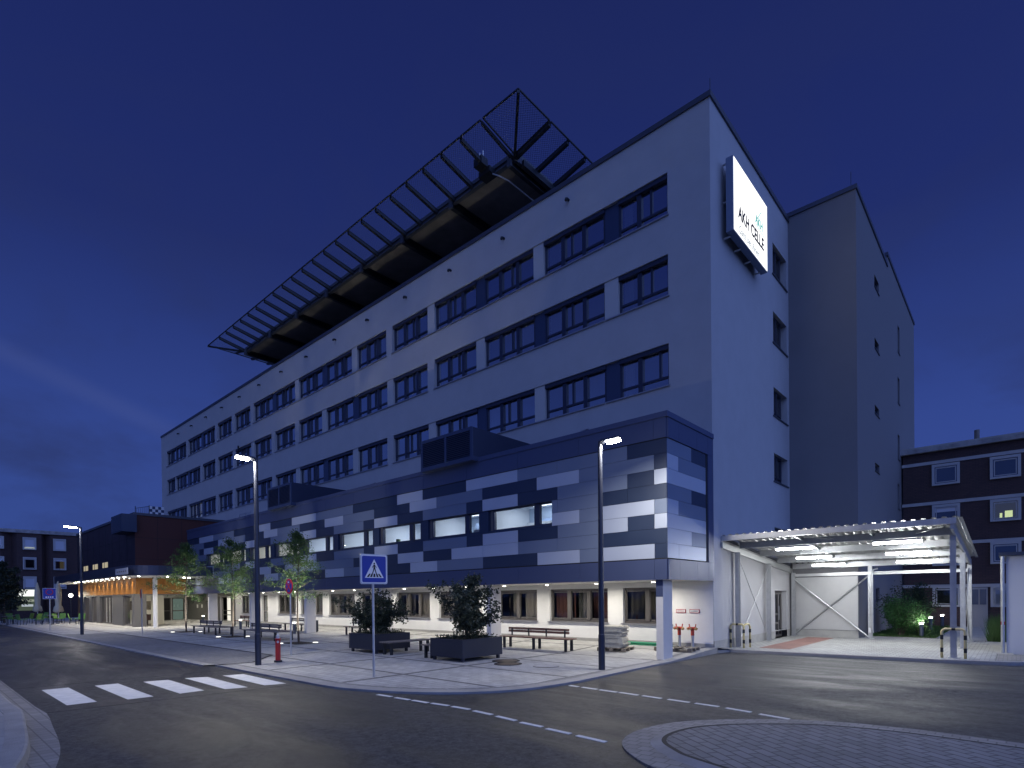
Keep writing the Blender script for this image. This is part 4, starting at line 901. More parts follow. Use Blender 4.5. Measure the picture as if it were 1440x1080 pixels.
# entrance walls, doors
en = thing('entrance_lobby', 'recessed hospital entrance with grey panels, glass doors and a bright white doorway under the canopy', 'entrance', (-45,Y0,0))
mb = MB(); mb.quad([(-50,-3.1,0),(-50,Y0,0),(-50,Y0,3.6),(-50,-3.1,3.6)], M_white); mb.quad([(-50,-3.1,3.535),(-50,Y0,3.535),(AX0,Y0,3.535),(AX0,-3.1,3.535)], M_soffit)
mb.box(-50,-43.35,Y0-.02,Y0+.1,0,3.55,M_pill); wall_x(mb, -43.35,-35.7,0,3.55,Y0-.02,[(-42.05,-39.7,.02,2.14),(-37.65,-36.4,.86,2.17)],.2,M_white)
under(mb.build('wall'), en)
mb = MB(); mb.box(-43.3,-42.1,Y0-.12,Y0-.02,0,2.42,M_pill); mb.box(-39.65,-39.0,Y0-.12,Y0-.02,0,2.42,M_pill); mb.box(-42.1,-39.65,Y0-.12,Y0-.02,2.16,2.42,M_pill); under(mb.build('portal_frame'), en)
mb = MB(); mb.quad([(-42.0,Y0+.5,.02),(-39.7,Y0+.5,.02),(-39.7,Y0+.5,2.14),(-42.0,Y0+.5,2.14)], emis('lit_doorway', (1,.95,.82), .9)); under(mb.build('lit_room'), en)
mb = MB()
for z in (.1,.62,.98,2.05): mb.box(-42.05,-39.7,Y0+.08,Y0+.13,z,z+.06,M_gframe)
for x in (-42.05,-40.0,-39.76): mb.box(x,x+.06,Y0+.07,Y0+.135,.02,2.14,M_gframe)
under(mb.build('glass_door'), en)
for k, (a, b, m) in enumerate(((.85,1.85,M_dark),(1.95,2.95,M_glassT))):
    mb = MB()
    for p,q,r_,s_ in ((a,a+.07,.02,2.12),(b-.07,b,.02,2.12),(a+.07,b-.07,2.04,2.12),(a+.07,b-.07,.02,.12),(a+.07,b-.07,.9,.98)): mb.box(-49.98,-49.88,p,q,r_,s_,M_gframe)
    d = under(mb.build('entrance_door'), en); mb = MB(); mb.quad([(-49.975,a+.05,.05),(-49.975,b-.05,.05),(-49.975,b-.05,2.08),(-49.975,a+.05,2.08)], emis('hall_glow', (.75,.85,.75), .22)) if k else None; mb.quad([(-49.93,a+.05,.05),(-49.93,b-.05,.05),(-49.93,b-.05,2.08),(-49.93,a+.05,2.08)], m); mb.build('pane', d)
mb = MB(); mb.box(-49.99,-49.9,-1.4,-.8,.5,.62,M_dark); mb.box(-49.99,-49.85,-1.6,-.2,.25,.3,M_wood); under(mb.build('wall_shelf'), en)
put_window(en, -37.65, .86, Y0+.05, 1.25, 1.31, kind='small', fm=M_gframe, fkey='g2', sill=(-.06,1.3,-.16))
for i in range(2):
    mb = MB(); mb.box(-47.5+i*1.1,-47.2+i*1.1,Y0-.04,Y0-.02,1.2,1.5,M_white); under(mb.build('wall_notice'), en)
# rooftop checker board and fence on the maroon cube
ck = thing('checkered_board', 'black and white chequered board beside a lattice frame on the flat roof at left', 'board', (-52,.8,8.1))
mb = MB()
for i in range(5):
    for j in range(3): mb.box(-.02,.02,.0+i*.24,.24+i*.24,1.75+j*.26,2.01+j*.26,M_signw if (i+j)%2 == 0 else M_panelD)
mb.build('board', ck); mb = MB()
for i in range(7): mb.bar((0,-.1-i*.15,1.7),(0,-.1-i*.15,2.45-i*.05),.02,.02,M_steelD)
mb.bar((0,0,2.5),(0,-1.1,2.2),.04,.04,M_steelD); mb.bar((0,0,1.72),(0,-1.1,1.72),.04,.04,M_steelD); mb.bar((0,0,0),(0,0,2.6),.05,.05,M_steelD); mb.bar((0,-1.1,0),(0,-1.1,2.4),.05,.05,M_steelD); mb.bar((0,1.1,0),(0,1.1,1.8),.05,.05,M_steelD); mb.build('frame', ck)

# ================================================================== BRICK BUILDINGS
def brick_window(parent, loc, w, h, rz, lit=None, blind=0.0, curt=None, deco=.0):
    """white framed window set proud of the brick, built in local x (width), -y outwards"""
    key = (round(w,2), round(h,2))
    def mk():
        mb = MB()
        for a,b,c,d,y in ((0,w,0,.10,-.11),(0,w,h-.14,h,-.11),(0,.12,.10,h-.14,-.11),(w-.12,w,.10,h-.14,-.11)): mb.box(a,b,y,.05,c,d,M_pvc)
        for a,b,c,d in ((.16,w-.16,.14,.18),(.16,w-.16,h-.24,h-.18),(.16,.20,.18,h-.24),(w-.20,w-.16,.18,h-.24)): mb.box(a,b,-.075,.04,c,d,M_band)
        return mb
    f = inst(('bw',)+key, mk, 'window', parent, loc, rz)
    def pk():
        mb = MB(); mb.quad([(.12,-.05,.10),(w-.12,-.05,.10),(w-.12,-.05,h-.14),(.12,-.05,h-.14)], M_glassB); return mb
    inst(('bwp',)+key, pk, 'pane', f)
    mb = MB(); m = {None: M_dark, 'warm': emis('room_dim_warm', (1,.78,.45), .06), 'grey': emis('room_dim_grey', (.7,.72,.6), .05), 'white': emis('room_bright', (.95,1,.9), .55)}.get(lit, M_dark)
    mb.quad([(.12,-.006,.10),(w-.12,-.006,.10),(w-.12,-.006,h-.14),(.12,-.006,h-.14)], m)
    if blind: mb.quad([(.12,-.062,h-.14-(h-.24)*blind),(w-.12,-.062,h-.14-(h-.24)*blind),(w-.12,-.062,h-.14),(.12,-.062,h-.14)], mat('roller_shutter', (.50,.53,.62), .6))
    if curt: mb.quad([(.12,-.02,.10),(w*.5,-.02,.10),(w*.5,-.02,h-.14),(.12,-.02,h-.14)], curt)
    mb.build('room', f); return f
rb = thing('brick_building', 'dark brick four storey building with pale concrete bands and white framed windows on the right', 'building', (8.5,23.6,0))
mb = MB(); mb.quad([(2.7,23.6,0),(16,23.6,0),(16,23.6,9.7),(2.7,23.6,9.7)], M_brick); mb.quad([(2.7,23.6,9.7),(16,23.6,9.7),(16,36,9.7),(2.7,36,9.7)], M_conc); mb.quad([(16,23.6,0),(16,36,0),(16,36,9.7),(16,23.6,9.7)], M_brick)
under(mb.build('wall'), rb)
mb = MB(); mb.box(2.6,16.1,23.35,23.7,9.69,9.93,M_stain); mb.box(2.6,16.1,23.45,36,9.93,10.03,M_concL); under(mb.build('roof_edge'), rb)
for z in (9.0,6.76,4.51,2.17): mb = MB(); mb.box(2.65,16.05,23.55,23.6,z,z+.17,M_band); under(mb.build('concrete_band'), rb)
cfg = {(0,0):(None,0,None),(1,0):(None,0,None),(1,1):('grey',.0,None),(1,2):(None,.0,None),(0,1):(None,.3,None),(0,2):(None,.5,None),(0,3):(None,0,None),(1,3):('grey',.0,M_curtain)}
for c in range(5):
    for r, z in enumerate((7.8,5.58,3.37,1.12)):
        lit, bl, cu = cfg.get((c,r), (None,0,None))
        brick_window(rb, (4.03+2.44*c-8.5, -.0, z), 1.21, 1.15, 0, lit, bl, cu)
mb = MB(); mb.box(7.05,7.35,23.565,23.58,5.75,6.10,emis('desk_lamp', (.9,1,.45), 1.0)); mb.box(6.85,6.95,23.565,23.58,5.75,6.0,emis('desk_lamp', (.9,1,.45), 1.0)); under(mb.build('lit_lamp_shade'), rb)
mb = MB(); mb.box(5.66,6.36,23.5,23.58,.05,2.15,mat('door_grey', (.30,.30,.31), .5)); o = under(mb.build('door'), rb)
mb = MB(); mb.box(5.72,5.98,23.48,23.5,1.25,2.05,M_panelD); mb.box(6.04,6.30,23.48,23.5,1.25,2.05,M_panelD); mb.build('pane', o)
mb = MB(); mb.tube([(0,0,0),(0,0,.62)], .12, M_conc, 10); o = mb.build('chimney', rb); o.location = (5.94-8.5, .4, 9.98)
# far left building, slightly folded facade facing us
lb = thing('brick_block', 'dark brick block with a folded facade, shuttered windows and lit cafe front at far left', 'building', (-75,-4,0))
fold = [(-76.2,-24),(-75,-20.0),(-75,-16),(-75.6,-15.2),(-75.6,-12.0),(-75,-11.2),(-75,-7.2),(-75.5,-6.3),(-75,-5.9),(-75,-3.8),(-75.6,-3.4),(-75,-3.0),(-75,.2),(-75.7,.9),(-75.7,6)]
mb = MB()
for a, b in zip(fold, fold[1:]):
    mb.quad([(*a,0),(*b,0),(*b,9.7),(*a,9.7)], M_brick); mb.box(min(a[0],b[0])-.1,max(a[0],b[0])+.12,a[1],b[1],9.6,9.98,M_stain)
mb.quad([(x,y,9.7) for x,y in fold]+[(-90,6,9.7),(-90,-24,9.7)], M_conc)
under(mb.build('wall'), lb)
for c, y in enumerate((-8.15,-5.44,-2.78,.0,-10.85,-13.5,-17.2,-19.8)):
    for r, z in enumerate((7.74,5.52,3.36)):
        cfg = {(1,0):('white',.82),(2,0):(None,1.0),(1,1):(None,.12),(2,1):('warm',.2),(1,2):(None,.95),(2,2):(None,.9),(0,0):(None,.8),(0,1):(None,.1),(0,2):(None,.6)}.get((c,r), (None,.3))
        f = brick_window(lb, (0.06, y+4, z), 1.16, 1.38, R(90), cfg[0], cfg[1], M_curtred if (c,r) == (2,1) else None)
mb = MB(); mb.quad([(-75.3+.32,-6.0,.9),(-75.3+.32,-4.2,.9),(-75.3+.32,-4.2,3.25),(-75.3+.32,-6.0,3.25)], emis('cafe_dim', (.6,.8,.6), .10)); o = under(mb.build('cafe_front'), lb)
mb = MB(); mb.quad([(-74.95,-6.0,2.5),(-74.95,-4.2,2.5),(-74.95,-4.2,3.25),(-74.95,-6.0,3.25)], emis('cafe_bright', (.95,1,.95), 1.1)); mb.quad([(-74.95,-6.0,1.9),(-74.95,-4.2,1.9),(-74.95,-4.2,2.15),(-74.95,-6.0,2.15)], emis('cafe_mid', (.9,1,.8), .3)); mb.quad([(-74.95,-5.6,1.35),(-74.95,-4.6,1.35),(-74.95,-4.6,1.6),(-74.95,-5.6,1.6)], emis('cafe_mid2', (.8,.9,1), .5)); mb.build('lit_sign_band', o)
# white kiosk with slab roof at the right edge
ks = thing('transformer_kiosk', 'small white rendered building with a thin dark slab roof at the right edge', 'building', (7.25,7.72,0))
mb = MB(); mb.box(7.25,12,7.72,11.5,.0,3.0,mat('kiosk_render', (.66,.66,.68), .85, bump=.25, bscale=60)); under(mb.build('wall'), ks)
mb = MB(); mb.box(7.08,12.2,7.55,11.7,3.0,3.10,M_coping); under(mb.build('roof'), ks)
mb = MB(); mb.tube([(7.17,7.64,.05),(7.17,7.64,2.98)], .05, M_galv, 10); mb.box(7.12,7.22,7.60,7.70,.9,1.0,M_signr); under(mb.build('downpipe'), ks)

# ================================================================== CARPORT
cp = thing('carport', 'galvanised steel carport with corrugated roof and six glowing tubes beside the side entrance', 'carport', (0.15,4.8,0.05))
rz_ = lambda y: 3.90-.085*(y-4.0)      # roof underside height
def P(mb, name, par=None): return under(mb.build(name), par or cp)
# corrugated sheet (trapezoid profile running along y)
mb = MB(); x = .02; prof = []
while x < 6.25:
    prof += [(x,.045),(x+.09,.045),(x+.12,0),(x+.20,0)]; x += .23
for (xa,za),(xb,zb) in zip(prof, prof[1:]):
    for o_ in (0, -.004): mb.quad([(xa,3.98,rz_(3.98)+za+.0+o_),(xb,3.98,rz_(3.98)+zb+o_),(xb,12.1,rz_(12.1)+zb+o_),(xa,12.1,rz_(12.1)+za+o_)], M_galvsheet)
P(mb, 'corrugated_roof')
def ybeam(x, y0, y1, z0, h, w, m, name):
    mb = MB(); mb.hexa([(x-w/2,y0,rz_(y0)+z0),(x+w/2,y0,rz_(y0)+z0),(x+w/2,y1,rz_(y1)+z0),(x-w/2,y1,rz_(y1)+z0),(x-w/2,y0,rz_(y0)+z0+h),(x+w/2,y0,rz_(y0)+z0+h),(x+w/2,y1,rz_(y1)+z0+h),(x-w/2,y1,rz_(y1)+z0+h)], m); return P(mb, name)
mb = MB(); mb.box(.0,6.30,3.93,3.975,rz_(4)-.16,rz_(4)-.0,M_galv); mb.box(.0,6.3,3.93,4.05,rz_(4)-.165,rz_(4)-.16,M_galv); P(mb, 'front_beam')
def ibeam(x0, x1, y, z, h=.20):
    mb = MB(); mb.box(x0,x1,y-.06,y+.06,z-h,z-h+.012,M_galv); mb.box(x0,x1,y-.006,y+.006,z-h+.012,z-.012,M_galv); mb.box(x0,x1,y-.06,y+.06,z-.012,z-.002,M_galv); P(mb, 'cross_beam')
for y in (5.35,7.45,9.6,11.7): ibeam(.12, 6.14, y, rz_(y)-.015, .22)
ybeam(.06, 3.9, 12.0, -.42, .20, .05, M_galvsheet, 'side_beam'); ybeam(6.2, 4.0, 12.2, -.30, .24, .06, M_galv, 'side_beam')
for x in (2.2,4.2): ybeam(x, 4.05, 11.9, -.12, .10, .06, M_galv, 'rafter')
mb = MB(); mb.tube([(2.4,4.3,rz_(4.3)-.14),(6.0,9.5,rz_(9.5)-.14)], .012, M_galv, 5); mb.tube([(6.0,4.3,rz_(4.3)-.14),(2.4,9.5,rz_(9.5)-.14)], .012, M_galv, 5); P(mb, 'wind_brace')
mb = MB(); mb.tube([(.02,3.95,rz_(3.95)-.06),(.02,12,rz_(12)-.06)], .055, M_coping, 8); P(mb, 'gutter')
def hpost(x, y, top, dark=False):
    mb = MB(); w = .07; m = M_galv
    mb.box(x-w,x+w,y-w,y-w+.012,0.05,top,m); mb.box(x-w,x+w,y+w-.012,y+w,0.05,top,m); mb.box(x-.006,x+.006,y-w+.012,y+w-.012,0.05,top,m); mb.box(x-.12,x+.12,y-.12,y+.12,.045,.065,m); P(mb, 'post')
for x, y in ((.17,5.0),(.17,8.3),(.17,11.62),(6.15,5.15),(6.17,12.1),(3.06,11.66),(6.17,8.6)): hpost(x, y, rz_(y)-(.42 if x < 1 else .24))
mb = MB(); mb.box(.1,6.15,11.58,11.64,2.66,2.78,M_galvsheet); P(mb, 'rear_rail')
def brace(a, b, r=.02):
    mb = MB(); mb.tube([a,b], r, M_galv, 6); P(mb, 'cross_brace')
brace((.17,5.1,3.2),(.17,8.25,.2),.016); brace((.17,5.1,.25),(.17,8.25,2.95),.016)
brace((.2,11.6,2.55),(3.0,11.6,.12),.03); brace((.2,11.68,.15),(3.0,11.68,2.62),.03)
brace((6.16,8.7,2.9),(6.16,12.0,.2),.02); brace((6.16,8.7,.2),(6.16,12.0,2.8),.02)
mb = MB(); mb.tube([(3.16,11.5,.3),(3.16,11.5,2.7),(3.2,11.5,2.85),(3.35,11.5,2.9)], .03, M_galv, 8); mb.box(3.02,3.1,11.48,11.52,.3,.5,M_signw); P(mb, 'conduit_pipe')
M_tube = emis('fluorescent_tube', (.95,.98,1.0), 62.0)
for y in (5.30,7.65,9.85):
    for xa, xb in ((1.38,2.52),(4.2,5.42)):
        z = rz_(y)-.36
        mb = MB(); mb.box(xa-.03,xb+.03,y-.05,y+.05,z+.035,z+.10,M_soffit); o = P(mb, 'light_fitting'); mb = MB(); mb.tube([(xa,y,z),(xb,y,z)], .035, M_tube, 8); mb.build('tube', o)
        area('tube_lamp', o, ((xa+xb)/2, y, z-.05), 30, xb-xa, (.95,.98,1), sy=.07)
# striped hoop guards around the posts
def hoop(pts, lab, n3=None):
    t = thing('crash_barrier', lab, 'barrier', pts[0]+(.05,), group='cream and black striped hoop guards'); x0, y0 = pts[0]; x1, y1 = pts[1]
    dx, dy = x1-x0, y1-y0; h = .82
    mb = MB(); mb.tube([(0,0,-.02),(0,0,h-.1),(dx*.03,dy*.03,h-.04),(dx*.12,dy*.12,h),(dx*.88,dy*.88,h),(dx*.97,dy*.97,h-.04),(dx,dy,h-.1),(dx,dy,-.02)], .036, M_yel, 10); mb.build('hoop', t, smooth=True)
    for px, py in ((0,0),(dx,dy)):
        for z in (.16,.52):
            mb = MB(); mb.tube([(px,py,z),(px,py,z+.13)], .0375, M_black, 10); mb.build('black_band', t)
    mb = MB(); mb.tube([(dx*.42,dy*.42,h),(dx*.58,dy*.58,h)], .0375, M_black, 10); mb.build('black_band', t)
    if n3:
        ex, ey = n3[0]-x0, n3[1]-y0
        mb = MB(); mb.tube([(dx,dy,h-.1),(dx+(ex-dx)*.2,dy+(ey-dy)*.2,h-.0),(ex-(ex-dx)*.2,ey-(ey-dy)*.2,h),(ex,ey,h-.1),(ex,ey,-.02)], .036, M_yel, 10); mb.build('hoop', t, smooth=True)
        for z in (.16,.52): mb = MB(); mb.tube([(ex,ey,z),(ex,ey,z+.13)], .0375, M_black, 10); mb.build('black_band', t)
hoop([(.05,4.62),(.50,4.62)], 'striped hoop guard by the left front carport post, against the hospital wall', (.56,5.05))
hoop([(5.90,4.98),(6.42,4.98)], 'striped hoop guard by the right front carport post')

# ================================================================== STREET LAMPS
M_led = emis('led_lens', (1.0,.97,.88), 220.0)
def lamp(x, y, h, dr, lab, power, head=.42):
    t = thing('street_lamp', lab, 'street lamp', (x,y,0), group='street lamps along the road')
    mb = MB(); mb.tube([(0,0,-.02),(0,0,.9),(0,0,.92),(0,0,h-.12),(0,0,h-.02)], [.085,.085,.075,.055,.05], M_pole, 14); mb.build('pole', t, smooth=False)
    d = Vector(dr)
    mb = MB(); a = d*.02; b = d*(head+.12); mb.bar((a.x,a.y,h-.03),(b.x,b.y,h+.02),.28,.06,M_pole); mb.bar((0,0,h-.1),(d.x*.15,d.y*.15,h-.02),.10,.07,M_pole); hd = bevel(mb.build('lamp_head', t), .015)
    mb = MB(); a = d*.18; b = d*(head+.10); mb.bar((a.x,a.y,h-.075),(b.x,b.y,h-.030),.24,.03,M_led); mb.build('lens', hd)
    area('lamp_light', t, (d.x*(head*.6), d.y*(head*.6), h-.10), power, head*.8, (1,.95,.85), (d.x*.22,d.y*.22,-1), sy=.18)
lamp(-.46,-2.77,5.9,(.93,.37,0),'anthracite street lamp on the right, at the pavement corner in front of the clad annex', 190)
lamp(-8.8,-7.95,5.98,(-.25,-.97,0),'anthracite street lamp with glowing head, the left one beside the red hydrant post', 220)
lamp(-31.8,-7.92,6.1,(-.1,-1,0),'distant street lamp at far left in front of the maroon pavilion', 70, .62)

# ================================================================== SIGNS
def disc(mb, r, y0, y1, m, n=32, cx=0, cz=0):
    mb.tube([(cx,y0,cz),(cx,y1,cz)], r, m, n)
t = thing('crosswalk_sign', 'blue square pedestrian crossing sign with white triangle on a grey post', 'road sign', (-4.02,-7.22,0), R(84))
mb = MB(); mb.tube([(0,0.05,-.02),(0,0.05,2.85)], .03, M_galv, 10); mb.build('post', t)
s = .34; zc = 2.60
mb = MB()
def rrect(hw, r, n=5): return [(sx*(hw-r)+r*math.cos(a), sz*(hw-r)+r*math.sin(a)) for sx, sz, a0 in ((1,1,0),(-1,1,90),(-1,-1,180),(1,-1,270)) for a in [R(a0+90*i/n) for i in range(n+1)]]
def plate(mb, hw, r, y0, y1, m):
    o = rrect(hw, r); n = len(o); b = len(mb.v); i = mb._mi(m); mb.v += [(p[0],y0,zc+p[1]) for p in o]+[(p[0],y1,zc+p[1]) for p in o]
    mb.f.append(tuple(b+k for k in range(n))); mb.m.append(i); mb.f.append(tuple(b+n+k for k in range(n))[::-1]); mb.m.append(i)
    for k in range(n): mb.f.append((b+k,b+n+k,b+n+(k+1)%n,b+(k+1)%n)); mb.m.append(i)
plate(mb, .36, .05, -.012, .012, M_galv); plate(mb, .335, .04, -.018, -.012, M_signw); plate(mb, .315, .035, -.022, -.018, M_signb); pn = mb.build('sign_plate', t)
def flat(mb, pts, y, m): mb.quad([(x,y,zc+z) for x, z in pts], m)
mb = MB(); flat(mb, [(-.25,-.21),(.25,-.21),(0,.24)], -.024, M_signw)
for pts in ([(-.20,-.19),(-.14,-.19),(-.095,-.11),(-.135,-.11)],[(-.115,-.19),(-.055,-.19),(-.035,-.11),(-.078,-.11)],[(-.03,-.19),(.03,-.19),(.025,-.11),(-.018,-.11)],[(.06,-.19),(.115,-.19),(.08,-.11),(.04,-.11)],[(.145,-.19),(.20,-.19),(.135,-.11),(.095,-.11)]): flat(mb, pts, -.026, M_black)
# walking figure
flat(mb, [(.022*math.cos(a),.135+.022*math.sin(a)) for a in [2*math.pi*i/10 for i in range(10)]], -.027, M_black)
flat(mb, [(-.02,.108),(.02,.108),(.028,.0),(-.022,.0)], -.027, M_black)
flat(mb, [(-.022,.01),(.005,.01),(-.045,-.14),(-.07,-.14)], -.027, M_black); flat(mb, [(0,.01),(.028,.01),(.075,-.14),(.05,-.14)], -.0275, M_black)
flat(mb, [(-.02,.10),(-.008,.10),(-.048,.03),(-.06,.04)], -.0275, M_black); flat(mb, [(.02,.10),(.01,.10),(.05,.03),(.062,.04)], -.0275, M_black); mb.build('pedestrian_symbol', pn)
def stopsign(x, y, ztop, rz, lab, zone=False):
    t = thing('no_stopping_sign' if not zone else 'parking_zone_sign', lab, 'road sign', (x,y,0), rz)
    mb = MB(); mb.tube([(0,.04,-.02),(0,.04,ztop-.02)], .028, M_galv, 8); mb.build('post', t)
    mb = MB(); r = .25; z = ztop-.27
    if zone:
        mb.box(-.34,.34,-.02,.01,z-.42,z+.28,M_signw); mb.box(-.325,.325,-.024,-.02,z-.405,z+.265,M_signb); q = mb.build('sign_plate', t); mb = MB()
        disc(mb, .20, -.026, -.030, M_signr, 28, 0, z+.03); disc(mb, .15, -.030, -.034, M_signb, 28, 0, z+.03); mb.bar((-.12,-.036,z+.15),(.12,-.036,z-.09),.004,.035,M_signr,up=(0,1,0))
        for i in range(4): mb.box(-.2+i*.11,-.13+i*.11,-.027,-.024,z-.34,z-.26,M_signw)
        mb.build('zone_symbol', q); return
    disc(mb, r, -.012, .008, M_signr, 36, 0, z); disc(mb, r*.80, -.016, -.012, M_signb, 36, 0, z); q = mb.build('sign_plate', t)
    mb = MB(); k = r*.58; mb.bar((-k,-.020,z+k),(k,-.020,z-k),.05,.005,M_signr,up=(0,1,0)); mb.bar((-k,-.0205,z-k),(k,-.0205,z+k),.05,.005,M_signr,up=(0,1,0))
    mb.quad([(-.06,-.0245,z+.13),(.04,-.0245,z+.13),(.04,-.0245,z+.15),(-.06,-.0245,z+.15)], M_signw); mb.quad([(.0,-.025,z+.10),(.05,-.025,z+.14),(.0,-.025,z+.18)], M_signw); mb.build('cross_symbol', q)
stopsign(-10.77,-6.04,2.6,R(0),'round red and blue no stopping sign between the third tree and the left street lamp')
stopsign(-28.68,-5.83,2.55,R(-20),'distant round no stopping sign in front of the maroon pavilion corner')
stopsign(-39.0,-8.3,2.75,R(72),'blue square parking zone sign with a red ring at far left near the parasols', True)
# hydrant stand pipe
t = thing('hydrant_post', 'slim red fire hydrant pillar with grey cap beside the left street lamp', 'hydrant', (-9.05,-7.25,0))
mb = MB(); mb.tube([(0,0,0),(0,0,.06)], .115, M_steelD, 16); mb.tube([(0,0,.06),(0,0,.70)], .075, M_red, 18); mb.tube([(0,0,.70),(0,0,.72)], .088, M_red, 18); mb.build('barrel', t)
mb = MB(); mb.tube([(0,0,.72),(0,0,.80),(0,0,.84)], [.06,.055,.03], M_galv, 14); mb.tube([(0,0,.84),(0,0,.89)], .02, M_galv, 8); mb.build('cap', t)
mb = MB(); mb.tube([(.06,-.03,.62),(.13,-.06,.62)], .035, M_galv, 10); mb.build('outlet', t)
# twin wall hydrants
def twin(x, y, lab):
    t = thing('dry_riser', lab, 'hydrant', (x,y,gz(y)), group='dry riser inlets by the wall')
    mb = MB(); mb.tube([(0,0,-.02),(0,0,.42)], .05, M_galv, 12); mb.build('stem', t); mb = MB(); mb.tube([(0,0,.42),(0,0,.60)], .058, M_redcap, 12); mb.tube([(0,0,.60),(0,0,.70)], .085, M_redcap, 12)
    mb.tube([(-.12,-.04,.66),(.12,-.04,.66)], .05, M_redcap, 12); mb.tube([(0,-.02,.66),(0,-.14,.66)], .05, M_redcap, 12); mb.build('valve', t)
    mb = MB()
    for s in (-1,1): mb.tube([(s*.12,-.04,.66),(s*.165,-.05,.63)], .052, M_brass, 12); mb.tube([(s*.10,0,.70),(s*.12,0,.80)], .02, M_redcap, 8)
    mb.tube([(0,-.14,.66),(0,-.17,.66)], .045, M_brass, 12); mb.build('coupling', t)
twin(-1.03,2.88,'red twin headed fire inlet by the white wall, left one of the pair'); twin(-.56,2.88,'red twin headed fire inlet by the white wall, nearest the building corner')
for i, (x, lab) in enumerate(((-1.31,'small red framed notice above the left fire inlet'),(-.82,'small red framed notice above the right fire inlet'))):
    t = thing('wall_notice', lab, 'notice', (x, Y0-.03, 1.29), group='red framed notices on the white wall')
    mb = MB(); mb.box(0,.35,-.01,.012,0,.125,M_signr); mb.box(.018,.332,-.013,-.01,.018,.107,M_signw); mb.build('plate', t)
    mb = MB(); n = 9
    for k in range(n): mb.box(.05+k*.028,.05+k*.028+.018,-.0145,-.013,.05,.075,M_signr if i == 0 else M_pill)
    mb.build('lettering', t)

# ================================================================== BENCHES
def bench(x, y, rz, L, lab, m, back='rear', grp='long timber benches with backrests', legs=3, depth=.50):
    t = thing('park_bench', lab, 'bench', (x,y,gz(y)), rz, grp)
    mb = MB(); n = max(4, round(depth/.115)); 
    for i in range(n): yy = -depth/2+depth*i/n; mb.box(-L/2,L/2,yy+.008,yy+depth/n-.008,.40,.44,m)
    bevel(mb.build('seat', t), .006)
    by = depth/2+.01 if back == 'rear' else -.02
    if back:
        mb = MB()
        for z in (.56,.66): mb.hexa([(-L/2+.0,by,z),(L/2-.35,by,z),(L/2-.35,by+.03,z),(-L/2,by+.03,z),(-L/2,by+.015,z+.085),(L/2-.35,by+.015,z+.085),(L/2-.35,by+.045,z+.085),(-L/2,by+.045,z+.085)], m)
        bk = bevel(mb.build('backrest', t), .006)
        for i in range(4): mb = MB(); xx = -L/2+.18+i*(L-.72)/3; mb.box(xx,xx+.05,by-.03,by+.0,.42,.72,M_steelD); mb.build('back_support', bk)
    for i in range(legs):
        xx = -L/2+.18+i*(L-.36)/(legs-1)
        for yy in (-depth/2+.06, depth/2-.10): mb = MB(); mb.box(xx-.045,xx+.045,yy,yy+.06,0,.40,M_steelD); mb.build('leg', t)
bench(-5.30,.42,0,3.2,'dark red brown timber bench by the white wall between right planter and street lamp',M_wood,legs=3)
bench(-16.9,.75,0,2.9,'timber bench half hidden behind the left planter shrub, beside the wall windows',M_woodg)
bench(-23.6,.75,0,3.0,'timber bench near the column and litter bin behind the third young tree',M_woodg)
bench(-31.6,.9,0,2.6,'small brown bench under the soffit near the entrance columns',M_wood)
bench(-25.9,-3.15,0,3.6,'wide grey timber bench between the first and second young trees',M_woodg,back='mid',depth=.95)
bench(-18.95,-3.15,0,3.6,'wide grey timber bench behind the left street lamp, between second and third trees',M_woodg,back='mid',depth=.95)
bench(-8.15,-3.15,R(90),1.9,'backless low bench against the right side of the left planter',M_woodg,back=None,grp='backless benches at the planters',legs=2,depth=.55)
bench(-6.25,-3.1,R(90),1.6,'backless low bench against the left side of the right planter',M_woodg,back=None,grp='backless benches at the planters',legs=2,depth=.45)
t = thing('litter_bin', 'dark square litter bin beside the white column under the annex', 'bin', (-21.9,.72,gz(.72)))
mb = MB(); mb.box(-.23,.23,-.23,.23,.04,.64,M_planter); mb.box(-.20,.20,-.20,.20,0,.04,M_black); bevel(mb.build('body', t), .012); mb = MB(); mb.box(-.245,.245,-.245,.245,.64,.67,M_steelB); mb.build('lid', t)

# ================================================================== PLANTS
def leafmat(name, c, c2, trans=.35, rough=.55):
    if name in MATS: return MATS[name]
    m = bpy.data.materials.new(name); m.use_nodes = True; t = m.node_tree; t.nodes.clear()
    b = N(t, 'ShaderNodeBsdfPrincipled', inp={'Roughness': rough}); o = N(t, 'ShaderNodeOutputMaterial'); g = N(t, 'ShaderNodeNewGeometry')
    rp = N(t, 'ShaderNodeMix', data_type='RGBA'); rp.inputs[6].default_value = (*c,1); rp.inputs[7].default_value = (*c2,1); t.links.new(g.outputs['Random Per Island'], rp.inputs[0]); t.links.new(rp.outputs[2], b.inputs['Base Color'])
    tl = N(t, 'ShaderNodeBsdfTranslucent'); t.links.new(rp.outputs[2], tl.inputs[0]); mx = N(t, 'ShaderNodeMixShader', inp={'Fac': trans}); t.links.new(b.outputs[0], mx.inputs[1]); t.links.new(tl.outputs[0], mx.inputs[2]); t.links.new(mx.outputs[0], o.inputs[0])
    MATS[name] = m; return m
M_lt = leafmat('leaf_tree', (0.085,0.155,0.035), (0.04,0.085,0.025)); M_ld = leafmat('leaf_dark', (0.018,0.03,0.016), (0.035,0.05,0.028), .12, .4)
M_lg = leafmat('leaf_garden', (0.05,0.16,0.035), (0.03,0.09,0.03)); M_lgd = leafmat('leaf_garden_dark', (0.02,0.05,0.02), (0.035,0.06,0.03))
M_gr = leafmat('leaf_grass', (0.07,0.16,0.035), (0.05,0.10,0.03))
